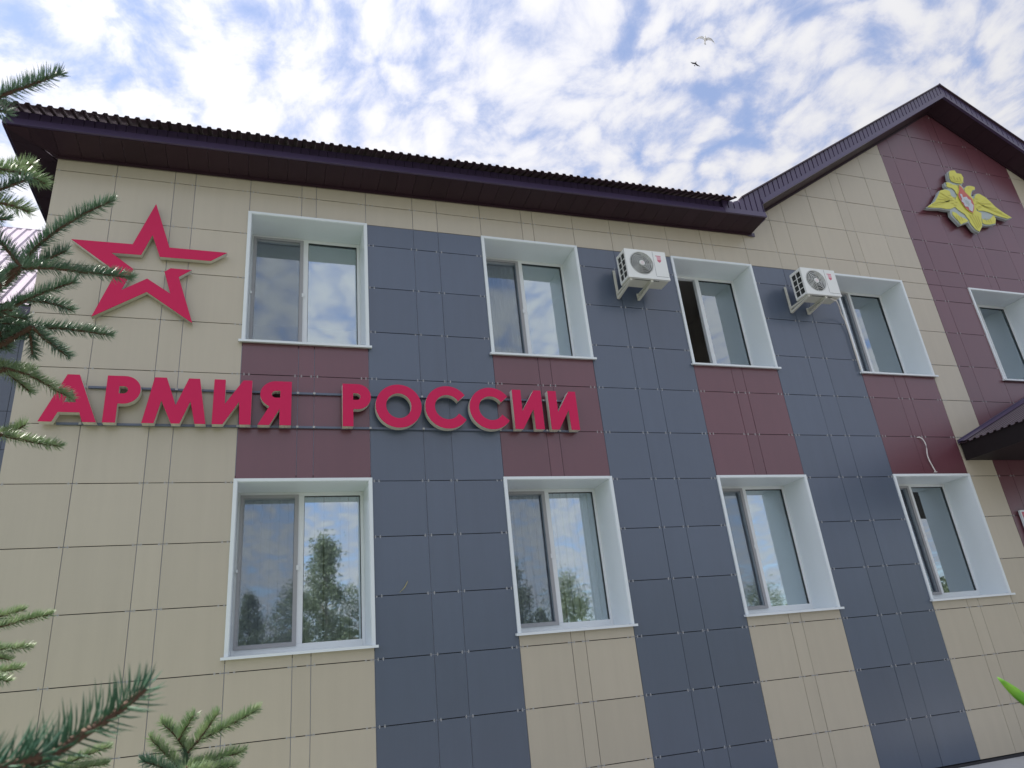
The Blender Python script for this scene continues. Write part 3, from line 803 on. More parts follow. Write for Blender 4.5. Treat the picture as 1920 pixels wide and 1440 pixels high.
EMB={
 'wing_l':[(13.207, 8.553), (13.459, 8.71), (13.622, 8.891), (13.696, 8.982), (13.837, 9.027), (13.935, 9.01), (13.923, 8.904), (13.987, 8.849), (13.973, 8.72), (13.896, 8.646), (13.767, 8.589), (13.657, 8.574), (13.54, 8.581), (13.397, 8.564), (13.274, 8.552)],
 'wing_r':[(14.607, 9.037), (14.69, 9.057), (14.809, 9.001), (14.897, 8.916), (14.987, 8.799), (15.11, 8.71), (15.3, 8.606), (15.168, 8.565), (15.011, 8.584), (14.876, 8.606), (14.733, 8.651), (14.595, 8.664), (14.48, 8.648), (14.443, 8.723), (14.449, 8.852), (14.544, 8.979)],
 'head_l':[(13.918, 9.193), (13.988, 9.212), (14.079, 9.177), (14.201, 9.172), (14.192, 9.073), (14.119, 8.949), (14.079, 8.959), (14.071, 9.038), (14.022, 9.087), (13.95, 9.085), (13.899, 9.109), (13.928, 9.154)],
 'head_r':[(14.352, 9.129), (14.444, 9.193), (14.545, 9.216), (14.64, 9.206), (14.63, 9.155), (14.531, 9.107), (14.47, 9.033), (14.43, 8.946), (14.378, 8.971), (14.333, 9.029)],
 'crown':[(14.112, 9.454), (14.17, 9.505), (14.29, 9.533), (14.307, 9.469), (14.425, 9.471), (14.443, 9.391), (14.399, 9.301), (14.336, 9.234), (14.244, 9.227), (14.156, 9.23), (14.076, 9.25), (14.069, 9.315)],
 'shield':[(14.246, 9.211), (14.3, 9.154), (14.33, 9.061), (14.398, 8.974), (14.454, 8.901), (14.446, 8.787), (14.4, 8.669), (14.311, 8.554), (14.236, 8.583), (14.162, 8.652), (14.121, 8.757), (14.099, 8.866), (14.108, 8.963), (14.183, 9.071)],
 'rider':[(14.169, 8.98), (14.226, 8.981), (14.215, 8.907), (14.318, 8.938), (14.339, 8.884), (14.394, 8.868), (14.376, 8.809), (14.409, 8.758), (14.358, 8.663), (14.306, 8.6), (14.254, 8.641), (14.256, 8.705), (14.175, 8.701), (14.176, 8.781), (14.135, 8.807), (14.175, 8.877)],
 'body':[(13.998, 8.835), (14.108, 8.963), (14.436, 8.979), (14.507, 8.86), (14.432, 8.641), (14.532, 8.607), (14.478, 8.473), (14.283, 8.416), (14.133, 8.397), (14.082, 8.515), (13.959, 8.592), (13.904, 8.663)],
 'tail':[(14.167, 8.432), (14.353, 8.567), (14.497, 8.571), (14.447, 8.406), (14.413, 8.308), (14.281, 8.168), (14.202, 8.204), (14.154, 8.291), (14.127, 8.365)],
 'claw_l':[(13.797, 8.539), (13.874, 8.518), (13.948, 8.45), (14.055, 8.417), (14.107, 8.378), (14.036, 8.337), (13.955, 8.311), (13.885, 8.271), (13.859, 8.33), (13.804, 8.4), (13.767, 8.472)],
 'claw_r':[(14.488, 8.475), (14.582, 8.448), (14.695, 8.494), (14.837, 8.601), (14.854, 8.523), (14.79, 8.412), (14.634, 8.368), (14.519, 8.353), (14.45, 8.375)],
 'board':[(13.186, 8.543), (13.445, 8.716), (13.604, 8.889), (13.682, 8.983), (13.845, 9.044), (13.939, 9.059), (13.884, 9.115), (13.903, 9.199), (13.996, 9.23), (14.068, 9.233), (14.05, 9.312), (14.09, 9.454), (14.167, 9.517), (14.305, 9.545), (14.34, 9.482), (14.449, 9.483), (14.463, 9.394), (14.415, 9.295), (14.326, 9.191), (14.37, 9.149), (14.452, 9.21), (14.552, 9.232), (14.671, 9.221), (14.644, 9.147), (14.547, 9.102), (14.475, 8.985), (14.534, 8.977), (14.594, 9.048), (14.698, 9.075), (14.833, 9.013), (14.921, 8.928), (15.011, 8.81), (15.134, 8.722), (15.322, 8.606), (15.159, 8.547), (15.003, 8.567), (14.867, 8.589), (14.873, 8.526), (14.802, 8.397), (14.626, 8.351), (14.512, 8.336), (14.434, 8.342), (14.428, 8.302), (14.279, 8.152), (14.185, 8.186), (14.13, 8.275), (14.101, 8.346), (13.956, 8.296), (13.877, 8.255), (13.837, 8.319), (13.782, 8.389), (13.736, 8.46), (13.765, 8.565), (13.65, 8.557), (13.533, 8.565), (13.39, 8.548), (13.258, 8.534)],
}
SHOOTS={
 'A':[[(2.006, -6.761, 2.297), (2.037, -6.767, 2.319), (2.069, -6.773, 2.339), (2.098, -6.78, 2.357)], [(2.01, -6.77, 2.29), (2.03, -6.767, 2.297), (2.046, -6.763, 2.299)]],
 'B':[[(1.961, -6.637, 2.308), (2.017, -6.622, 2.318), (2.05, -6.608, 2.314)], [(1.967, -6.629, 2.258), (2.006, -6.629, 2.281), (2.036, -6.632, 2.3)], [(1.97, -6.636, 2.256), (2.014, -6.624, 2.262), (2.038, -6.614, 2.26)], [(1.959, -6.6, 2.256), (2.005, -6.586, 2.262)], [(1.945, -6.59, 2.325), (2.01, -6.587, 2.355), (2.022, -6.587, 2.361)]],
 'C':[[(1.923, -6.461, 2.182), (1.971, -6.466, 2.224), (1.995, -6.475, 2.254)], [(1.996, -6.478, 2.252), (2.017, -6.49, 2.283), (2.044, -6.499, 2.311), (2.078, -6.508, 2.339), (2.116, -6.516, 2.364)], [(2.011, -6.523, 2.226), (1.997, -6.537, 2.242), (1.98, -6.553, 2.257), (1.965, -6.562, 2.262)], [(2.002, -6.496, 2.24), (2.029, -6.496, 2.254), (2.059, -6.499, 2.274)], [(2.01, -6.517, 2.226), (2.042, -6.511, 2.234), (2.082, -6.502, 2.237), (2.149, -6.489, 2.241)], [(1.989, -6.518, 2.195), (1.978, -6.534, 2.215), (1.955, -6.547, 2.222)]],
 'D':[[(1.914, -6.424, 2.165), (1.938, -6.424, 2.185), (1.976, -6.423, 2.209)], [(1.973, -6.413, 2.214), (2.006, -6.416, 2.239), (2.055, -6.418, 2.267)], [(1.965, -6.351, 2.263), (2.001, -6.342, 2.266), (2.033, -6.33, 2.261)], [(1.901, -6.365, 2.223), (1.94, -6.355, 2.231), (1.975, -6.344, 2.232)]],
 'E':[[(1.873, -6.31, 2.206), (1.941, -6.298, 2.231), (1.969, -6.295, 2.242)], [(1.97, -6.295, 2.242), (2.023, -6.283, 2.247), (2.085, -6.268, 2.247)], [(1.988, -6.354, 2.213), (2.009, -6.339, 2.195), (2.037, -6.323, 2.177)], [(1.981, -6.343, 2.216), (1.983, -6.332, 2.197), (1.986, -6.322, 2.176)], [(1.932, -6.318, 2.218), (1.938, -6.31, 2.205), (1.942, -6.303, 2.194)], [(1.888, -6.327, 2.232), (1.929, -6.315, 2.237), (1.957, -6.306, 2.238)]],
 'F':[[(1.855, -6.248, 2.2), (1.897, -6.233, 2.199), (1.919, -6.223, 2.194)], [(1.882, -6.234, 2.198), (1.925, -6.219, 2.197), (1.957, -6.21, 2.198)], [(1.944, -6.301, 2.16), (1.973, -6.29, 2.155), (2.002, -6.276, 2.142), (2.034, -6.261, 2.126)], [(1.924, -6.249, 2.181), (1.942, -6.237, 2.167), (1.962, -6.224, 2.15)]],
 'G':[[(1.834, -6.125, 2.098), (1.871, -6.115, 2.106), (1.893, -6.11, 2.111)], [(1.899, -6.128, 2.105), (1.918, -6.124, 2.112), (1.935, -6.124, 2.124)], [(1.911, -6.164, 2.091), (1.941, -6.153, 2.085), (1.973, -6.143, 2.081), (1.999, -6.135, 2.079)]],
 'H':[[(1.762, -5.738, 1.82), (1.831, -5.719, 1.833), (1.871, -5.709, 1.845)], [(1.782, -5.789, 1.795), (1.849, -5.77, 1.806), (1.892, -5.76, 1.818), (1.933, -5.751, 1.827)], [(1.748, -5.664, 1.771), (1.82, -5.643, 1.772), (1.875, -5.629, 1.773)], [(1.769, -5.669, 1.769), (1.842, -5.646, 1.748)], [(1.773, -5.714, 1.717), (1.841, -5.694, 1.722), (1.877, -5.685, 1.727)], [(1.8, -5.744, 1.718), (1.867, -5.724, 1.7)]],
 'N':[[(2.196, -7.025, 1.566), (2.231, -7.015, 1.583), (2.254, -7.009, 1.598), (2.272, -7.006, 1.609), (2.289, -7.004, 1.623)], [(2.198, -7.039, 1.581), (2.219, -7.032, 1.586), (2.239, -7.028, 1.59)]],
 'Z':[[(1.925, -5.673, 1.5), (1.995, -5.657, 1.534), (2.057, -5.646, 1.552)], [(1.952, -5.672, 1.516), (2.008, -5.66, 1.518), (2.056, -5.652, 1.52)]],
 'Y':[[(2.227, -5.792, 1.405), (2.225, -5.786, 1.471), (2.226, -5.783, 1.527)], [(2.227, -5.796, 1.528), (2.246, -5.794, 1.547), (2.305, -5.79, 1.571), (2.362, -5.789, 1.597)], [(2.225, -5.77, 1.527), (2.2, -5.771, 1.562), (2.171, -5.773, 1.591)], [(2.208, -5.794, 1.554), (2.221, -5.792, 1.578), (2.234, -5.791, 1.599)], [(2.245, -5.829, 1.547), (2.267, -5.827, 1.576), (2.282, -5.826, 1.597)], [(2.227, -5.812, 1.502), (2.278, -5.809, 1.51), (2.335, -5.806, 1.518)], [(2.22, -5.743, 1.488), (2.182, -5.744, 1.527), (2.149, -5.746, 1.562)], [(2.229, -5.85, 1.476), (2.188, -5.852, 1.509), (2.152, -5.855, 1.525)], [(2.232, -5.848, 1.494), (2.281, -5.845, 1.495), (2.321, -5.844, 1.496)]],
}
CABLE=[(11.418, 4.311), (11.458, 4.311), (11.491, 4.286), (11.512, 4.234), (11.515, 4.189), (11.502, 4.131), (11.481, 4.063), (11.475, 4.006), (11.485, 3.945), (11.509, 3.883), (11.534, 3.816), (11.554, 3.771)]


# ================================================================== lettering
LS = thing('letter_sign', 'raised red capital letters with pale sides on two rails across the wall between the floors', 'sign', (3.1, -.03, 4.3))
for z in (4.318, 4.712):
    b = MB(); b.box(.40 if z < 4.5 else .63, 5.955, -.032, -.006, z - .011, z + .011); b.build('rail', M_RAIL, LS)
sc_ = MB()
for x in VX[1:14]:
    for z in (4.318, 4.712):
        if .4 < x < 5.95: sc_.box(x - .012, x + .012, -.040, -.0325, z - .010, z + .012)
sc_.build('rail_bolt', M_CLIP, LS, kind='stuff')
fz = 4.30
def glyph_O(cx): return [arc(cx, 4.553, .260, .260, 0, 360, 44)[:-1], arc(cx, 4.556, .143, .150, 0, 360, 36)[:-1]]
def glyph_C(cx): return [arc(cx, 4.553, .262, .262, 36, 325, 36) + arc(cx, 4.554, .150, .150, 329, 31, 30)]
def glyph_I(x): return [[(x, 4.3), (x, 4.8), (x + .110, 4.8), (x + .110, 4.527), (x + .279, 4.8), (x + .370, 4.8), (x + .370, 4.3), (x + .258, 4.3), (x + .252, 4.555), (x + .099, 4.3)]]
def glyph_P(x): return [[(x, 4.3), (x, 4.802)] + arc(x + .160, 4.652, .150, .150, 90, -90, 20) + [(x + .115, 4.502), (x + .115, 4.3)],
                        [(x + .115, 4.612)] + arc(x + .155, 4.651, .040, .040, -90, 90, 10) + [(x + .115, 4.691)]]
G = [
    [[(.268, 4.3), (.459, 4.8), (.566, 4.8), (.761, 4.3), (.642, 4.3), (.607, 4.4), (.423, 4.4), (.383, 4.3)], [(.462, 4.505), (.566, 4.505), (.514, 4.655)]],
    glyph_P(.813),
    [[(1.160, 4.3), (1.241, 4.8), (1.353, 4.8), (1.457, 4.498), (1.562, 4.8), (1.668, 4.8), (1.750, 4.3), (1.646, 4.3), (1.593, 4.545), (1.507, 4.3), (1.427, 4.3), (1.321, 4.545), (1.271, 4.3)]],
    [[(1.808, 4.3), (1.808, 4.8), (1.918, 4.8), (1.923, 4.527), (2.094, 4.8), (2.183, 4.8), (2.183, 4.3), (2.072, 4.3), (2.060, 4.552), (1.912, 4.3)]],
    [[(2.586, 4.802), (2.586, 4.3), (2.470, 4.3), (2.467, 4.484), (2.369, 4.3), (2.252, 4.3), (2.362, 4.511)] + arc(2.425, 4.652, .158, .150, 235, 90, 18), [(2.470, 4.612), (2.470, 4.691)] + arc(2.425, 4.651, .042, .040, 90, 270, 10)],
    glyph_P(3.124), glyph_O(3.744), glyph_C(4.308), glyph_C(4.833), glyph_I(5.111), glyph_I(5.570)]
for lp in G:
    ob = shape('letter', lp, -.126, -.045, M_FOAM, LS)
    shape('letter_face', lp, -.1305, -.1262, M_RED, ob)

# ---- star
ST = thing('star_emblem', 'open red five pointed star outline with pale sides, broken at its right arm', 'sign', (1.06, -.02, 5.47))
star_a = [(1.060, 6.974), (.874, 6.408), (.283, 6.404), (.752, 6.041), (.577, 5.482), (1.066, 5.821), (1.541, 5.475), (1.365, 6.038), (1.489, 6.138), (1.276, 6.140), (1.218, 6.091), (1.297, 5.820), (1.056, 5.987), (.821, 5.822), (.912, 6.092), (.678, 6.276), (.970, 6.280), (1.059, 6.550), (1.155, 6.276), (1.677, 6.278), (1.844, 6.404), (1.243, 6.406)]
ob = shape('star_body', [star_a], -.075, -.018, M_FOAM, ST)
shape('star_face', [star_a], -.0795, -.0752, M_RED, ST)

# ================================================================== eagle emblem on the gable
EG = thing('eagle_emblem', 'yellow double headed eagle emblem with a red shield on the maroon gable', 'emblem', (14.25, -.03, 8.15))
shape('backing_board', [EMB['board']], -.165, -.03, M_FOAMG, EG)
for nm, key, y in (('body', 'body', -.181), ('tail', 'tail', -.186), ('wing', 'wing_l', -.184), ('wing', 'wing_r', -.184), ('head', 'head_l', -.185), ('head', 'head_r', -.185), ('crown', 'crown', -.190), ('claw', 'claw_l', -.183), ('claw', 'claw_r', -.183)):
    ob = shape(nm, [EMB[key]], y, -.1655, M_YEL, EG)
    pts = EMB[key]; cx = sum(p[0] for p in pts) / len(pts); cz = sum(p[1] for p in pts) / len(pts)
    if nm == 'wing':
        root = (13.93, 8.80) if key == 'wing_l' else (14.52, 8.82)
        tips = [(13.26, 8.575), (13.36, 8.635), (13.46, 8.70), (13.55, 8.775), (13.62, 8.85), (13.68, 8.93)] if key == 'wing_l' else [(15.22, 8.615), (15.09, 8.68), (14.98, 8.76), (14.90, 8.86), (14.82, 8.95)]
        for k, tp in enumerate(tips):
            d = Vector((tp[0] - root[0], tp[1] - root[1])); n_ = Vector((-d.y, d.x)).normalized() * .012
            a0 = Vector(root) + d * .18
            fb = MB(); fb.prism([tuple(a0 - n_), tuple(Vector(tp) - n_ * .5), tuple(Vector(tp) + n_ * .5), tuple(a0 + n_)], y - .008, y - .0005)
            fb.build('feather', M_YELD if k % 2 else M_YEL, ob)
        gr = MB()
        for k in range(7):
            t_ = (k + .5) / 7
            x_ = root[0] + (-.10 if key == 'wing_l' else .10) * sin(k * 2.2) * .6; z_ = root[1] - .12 + .24 * t_
            gr.box(x_ - .035, x_ + .035, y - .006, y - .0005, z_ - .006, z_ + .006)
        gr.build('plumage', M_YELD, ob, kind='stuff')
    if nm == 'head':
        eb = MB(); eb.box(cx - .012, cx + .006, y - .006, y - .0005, cz + .05, cz + .066); eb.build('eye', M_YELD, ob)
    if nm == 'crown':
        gr = MB()
        for k in range(4): gr.box(14.10 + .075 * k, 14.135 + .075 * k, y - .006, y - .0005, 9.30, 9.36 + .03 * (k % 2))
        gr.box(14.10, 14.40, y - .0045, y - .0004, 9.262, 9.28); gr.build('crown_band', M_YELD, ob)
    if nm == 'tail':
        gr = MB()
        for k in range(4): gr.add([(14.20 + .065 * k, y - .005, 8.53), (14.215 + .065 * k, y - .005, 8.53), (14.265 + .045 * k, y - .005, 8.22 + .03 * k), (14.25 + .045 * k, y - .005, 8.22 + .03 * k)], [(0, 3, 2, 1)])
        gr.build('tail_feather', M_YELD, ob)
    if nm == 'claw':
        gr = MB()
        for k in range(3): gr.box(cx - .08 + .06 * k, cx - .066 + .06 * k, y - .005, y - .0005, cz - .04, cz + .05)
        gr.build('talon', M_YELD, ob)
sh_ = shape('shield', [EMB['shield']], -.198, -.1815, M_YEL, EG)
def shrink(pts, f):
    cx = sum(p[0] for p in pts) / len(pts); cz = sum(p[1] for p in pts) / len(pts)
    return [(cx + (x - cx) * f, cz + (z - cz) * f) for x, z in pts]
shape('shield_field', [shrink(EMB['shield'], .93)], -.203, -.1985, M_SHR, sh_)
shape('rider', [EMB['rider']], -.210, -.2035, M_SILV, sh_)
shape('rider_shade', [shrink(EMB['rider'], .42)], -.212, -.2105, M_FOAMG, sh_)

# the emblem is a shallow board: bring it to its true depth and size
def emb_depth(y): return -.045 + (y + .03) * (.055 / .135) if y > -.165 else -.10 + (y + .165) * .7
def walk(o):
    for c in o.children:
        yield c
        yield from walk(c)
bpy.context.view_layer.update()
for o in list(walk(EG)):
    for v_ in o.data.vertices:
        y1 = emb_depth(v_.co.y); f = (7.577 + y1) / (7.577 - .18)
        if v_.co.y > -.165: f = (7.577 - .115) / (7.577 - .18)
        v_.co = (2.361 + (v_.co.x - 2.361) * f, y1, 1.606 + (v_.co.z - 1.606) * f)


# ================================================================== air conditioners
def air_con(label, x0):
    """x0: left edge of the case"""
    T_ = thing('air_conditioner', label, 'air conditioner', (x0 + .31, -.33, 6.33), 'air conditioner units on the wall')
    yf, yb, z0, z1 = -.45, -.21, 6.355, 6.790; x1 = x0 + .625
    fx, fzc, fr_ = x0 + .235, 6.582, .178
    # front plate with a round opening
    def ring(pts_o, pts_i, y, name, m, par, y2=None):
        b = MB(); n = len(pts_o)
        vs = [(x, y, z) for x, z in pts_o] + [(x, y, z) for x, z in pts_i]
        b.add(vs, [(i, (i + 1) % n, n + (i + 1) % n, n + i) for i in range(n)])
        if y2 is not None:
            b.add([(x, y, z) for x, z in pts_i] + [(x, y2, z) for x, z in pts_i], [(i, (i + 1) % n, n + (i + 1) % n, n + i) for i in range(n)])
        return b.build(name, m, par)
    n = 48; circ = [(fx + fr_ * cos(2 * pi * i / n), fzc + fr_ * sin(2 * pi * i / n)) for i in range(n)]
    def to_rect(c):
        dx, dz = c[0] - fx, c[1] - fzc; k = 1e9
        if dx > 1e-9: k = min(k, (x1 - fx) / dx)
        if dx < -1e-9: k = min(k, (x0 - fx) / dx)
        if dz > 1e-9: k = min(k, (z1 - fzc) / dz)
        if dz < -1e-9: k = min(k, (z0 - fzc) / dz)
        return (fx + dx * k, fzc + dz * k)
    rect = [to_rect(c) for c in circ]
    # snap nearest points to the true corners
    for cx, cz in ((x0, z0), (x1, z0), (x0, z1), (x1, z1)):
        i = min(range(n), key=lambda q: (rect[q][0] - cx) ** 2 + (rect[q][1] - cz) ** 2); rect[i] = (cx, cz)
    ring(rect, circ, yf, 'front_plate', M_AC, T_, yf + .07)
    b = MB()
    b.box(x0, x1, yf + .001, yb, z1 - .012, z1); b.box(x1 - .012, x1, yf + .001, yb, z0, z1 - .012)
    b.box(x0, x0 + .012, yf + .001, yf + .035, z0, z1 - .012); b.box(x0, x0 + .012, yb - .028, yb, z0, z1 - .012)
    b.box(x0, x0 + .012, yf + .035, yb - .028, z1 - .045, z1 - .012); b.box(x0, x0 + .012, yf + .035, yb - .028, z0, z0 + .03)
    b.box(x0 + .012, x1 - .012, yb - .01, yb, z0, z1 - .012)
    b.build('case', M_AC, T_, bevel=.004)
    b = MB(); b.box(x0 + .0125, x1 - .0125, yf + .072, yb - .0105, z0 + .004, z1 - .0125); b.build('inner_block', M_ACD, T_)
    b = MB(); ys, ye = yf + .035, yb - .028; zs, ze = z0 + .03, z1 - .045
    for k in (1,): yy = ys + (ye - ys) * .5; b.box(x0 + .001, x0 + .010, yy - .006, yy + .006, zs, ze)
    for k in range(1, 4): zz_ = zs + (ze - zs) * k / 4; b.box(x0 + .0015, x0 + .0095, ys, ye, zz_ - .005, zz_ + .005)
    b.build('side_grille', M_AC, T_)
    b = MB(); b.box(x0 - .003, x1 + .003, yf - .004, yf + .03, z0 - .012, z0 + .022); b.build('bottom_lip', M_AC, T_, bevel=.003)
    b = MB(); b.box(x0 + .005, x1 - .005, yf + .031, yb - .002, z0 - .012, z0 - .002); b.build('base_tray', M_BRK, T_)
    b = MB()
    for k in range(14): xx = x0 + .12 + k * .026; b.box(xx, xx + .013, yf + .034, yf + .052, z0 - .016, z0 - .0122)
    b.build('base_vent', M_ACD, T_)
    # fan grille: rings and spokes
    gr = MB()
    for k in range(6):
        r_ = .042 + k * .0255
        gr.tube([(fx + r_ * cos(2 * pi * i / 36), yf - .006 + .002 * k * .4, fzc + r_ * sin(2 * pi * i / 36)) for i in range(37)], .0034, 5, caps=False)
    for k in range(8):
        t_ = 2 * pi * k / 8 + .2
        gr.tube([(fx + .035 * cos(t_), yf - .004, fzc + .035 * sin(t_)), (fx + .178 * cos(t_ + .5), yf - .002, fzc + .178 * sin(t_ + .5))], .002, 4)
    gr.build('fan_grille', M_AC, T_)
    hb = MB(); hb.prism([(fx + .036 * cos(2 * pi * i / 24), fzc + .036 * sin(2 * pi * i / 24)) for i in range(24)], yf - .014, yf - .003)
    hbo = hb.build('hub', M_AC, T_)
    lg = MB(); lg.tube([(fx + .020 * cos(2 * pi * i / 20), yf - .0145, fzc + .020 * sin(2 * pi * i / 20)) for i in range(21)], .0018, 4, caps=False)
    lg.box(fx - .002, fx + .002, yf - .016, yf - .0142, fzc - .012, fzc + .012); lg.build('hub_mark', M_PINK, hbo)
    fn = MB()
    for k in range(3):
        a0 = 2 * pi * k / 3 + 1.2
        vs = []
        for s in range(7):
            t_ = a0 + s * .17
            vs += [(fx + .03 * cos(t_), yf + .03 + .004 * s, fzc + .03 * sin(t_)), (fx + .168 * cos(t_ + .25), yf + .02 + .006 * s, fzc + .168 * sin(t_ + .25))]
        fn.add(vs, [(2 * s, 2 * s + 2, 2 * s + 3, 2 * s + 1) for s in range(6)])
    fn.build('fan', M_ACG, T_)
    # sticker on the right
    b = MB(); b.box(x0 + .465, x0 + .548, yf - .0012, yf - .0002, 6.712, 6.722); b.build('sticker', M_PRED, T_)
    b = MB(); b.box(x0 + .482, x0 + .545, yf - .0010, yf - .0002, 6.655, 6.708); b.build('sticker', M_PINK, T_)
    b = MB(); b.prism([(x0 + .482, 6.655), (x0 + .545, 6.655), (x0 + .538, 6.632), (x0 + .514, 6.612), (x0 + .488, 6.632)], yf - .0012, yf - .0002); b.build('sticker', M_PRED, T_)
    b = MB(); b.box(x0 + .43, x1 - .01, yf - .0015, yf - .0002, 6.388, 6.392); b.box(x0 + .425, x0 + .428, yf - .0015, yf - .0002, 6.40, 6.78); b.build('panel_seam', M_ACG, T_)
    # two wall brackets
    for k, bx in enumerate((x0 + .04, x0 + .355)):
        b = MB(); w_ = .017
        b.box(bx - w_, bx + w_, -.030, -.013, 6.255, 6.70 if k == 0 else 6.36)
        b.box(bx - w_, bx + w_, -.43, -.0305, 6.316, 6.3415)
        for (ya, za, yb_, zb_) in ((-.0305, 6.252, -.43, 6.312),):
            vs = [(bx - w_, ya, za), (bx + w_, ya, za), (bx + w_, yb_, zb_ - .004), (bx - w_, yb_, zb_ - .004), (bx - w_, ya, za + .03), (bx + w_, ya, za + .03), (bx + w_, yb_, zb_ + .0035), (bx - w_, yb_, zb_ + .0035)]
            b.add(vs, [(0, 3, 2, 1), (4, 5, 6, 7), (0, 1, 5, 4), (1, 2, 6, 5), (2, 3, 7, 6), (3, 0, 4, 7)])
        b.build('bracket', M_BRK, T_)
    return T_


AC1 = air_con('white air conditioner unit on brackets left of the opened upper window', 6.80)
AC2 = air_con('white air conditioner unit right of the opened window, hose along the next frame', 9.70)
hs = MB(); hs.tube([(10.16, -.40, 6.325), (10.30, -.36, 6.318), (10.45, -.24, 6.305), (10.60, -.10, 6.27), (10.69, -.05, 6.18), (10.715, -.036, 6.0), (10.716, -.034, 5.36)], .011, 7)
hs.build('drain_hose', M_CABLE, AC2, smooth=True)

# ================================================================== small things on the wall
cb = MB(); pts = [(x, -.006 if i == 0 else -.016 - .02 * sin(i / 11 * pi), z) for i, (x, z) in enumerate(CABLE)]
cb.tube(pts, .0085, 6)
cb.tube([(11.546, -.012, 3.79), (11.520, -.014, 3.776)], .006, 5); cb.tube([(11.550, -.012, 3.785), (11.582, -.016, 3.782)], .006, 5)
tag(cb.build('cable', M_CABLE, smooth=True), 'loose white cable end hanging out of a wall joint above the window by the porch', 'cable')
st = MB(); st.tube([(3.705, -.004, 2.534), (3.735, -.014, 2.560), (3.758, -.016, 2.585), (3.782, -.014, 2.625), (3.793, -.012, 2.65)], [.002, .0035, .005, .0045, .001], 5)
tag(st.build('straw', M_STRAW), 'single dry straw caught in a joint of the grey tiles between two lower windows', 'straw')


# ================================================================== birds
def bird(name, label, loc, heading, bank, s, up_m, down_m, flap):
    t_ = thing(name, label, 'bird', loc)
    T_ = Matrix.Translation(loc) @ Matrix.Rotation(radians(heading), 4, 'Z') @ Matrix.Rotation(radians(bank), 4, 'Y') @ Matrix.Scale(s, 4)
    def tr(b, nm, m):
        b.v = [tuple(T_ @ Vector(p)) for p in b.v]; return b.build(nm, m, t_, smooth=True)
    b = MB(); prof_ = [(-.42, .03), (-.30, .06), (-.12, .105), (.08, .11), (.24, .075), (.31, .06), (.38, .065), (.45, .045), (.50, .018), (.55, .004)]
    b.tube([(0, y, 0) for y, r in prof_], [r for y, r in prof_], 10); tr(b, 'body', down_m)
    for sg in (-1, 1):
        b = MB()
        ws = [(.06, .18, -.16, 0), (.30, .24, -.10, .10 * flap), (.60, .14, -.12, .10 * flap), (.85, -.06, -.20, .02 * flap), (1.02, -.28, -.30, -.05 * flap)]
        for (x, ya, yb, z) in ws: b.v += [(sg * x, ya, z + .012), (sg * x, yb, z + .008), (sg * x, yb, z - .004), (sg * x, ya, z - .012)]
        for i in range(len(ws) - 1):
            for k in range(4): b.f.append((4 * i + k, 4 * i + (k + 1) % 4, 4 * i + 4 + (k + 1) % 4, 4 * i + 4 + k)); b.m.append(0)
        b.f.append((0, 1, 2, 3)); b.f.append((16, 17, 18, 19)); b.m += [0, 0]
        tr(b, 'wing', up_m)
    b = MB(); b.prism([(-.05, 0), (.05, 0), (.13, .26), (-.13, .26)], -.008, .008); b.v = [(x, -.36 - z, y) for x, y, z in b.v]; tr(b, 'tail', up_m)
    return t_


bird('pale_bird', 'pale grey bird with spread wings flying high in the clouds, upper of two', (15.118, 5.934, 19.792), 150, -32, .33, M_BIRDG, M_BIRDL, 1.0)
bird('dark_bird', 'small dark bird with swept wings in a blue gap between clouds, lower of two', (13.092, 4.367, 16.646), 165, -35, .145, M_BIRDD, M_BIRDD, -2.5)


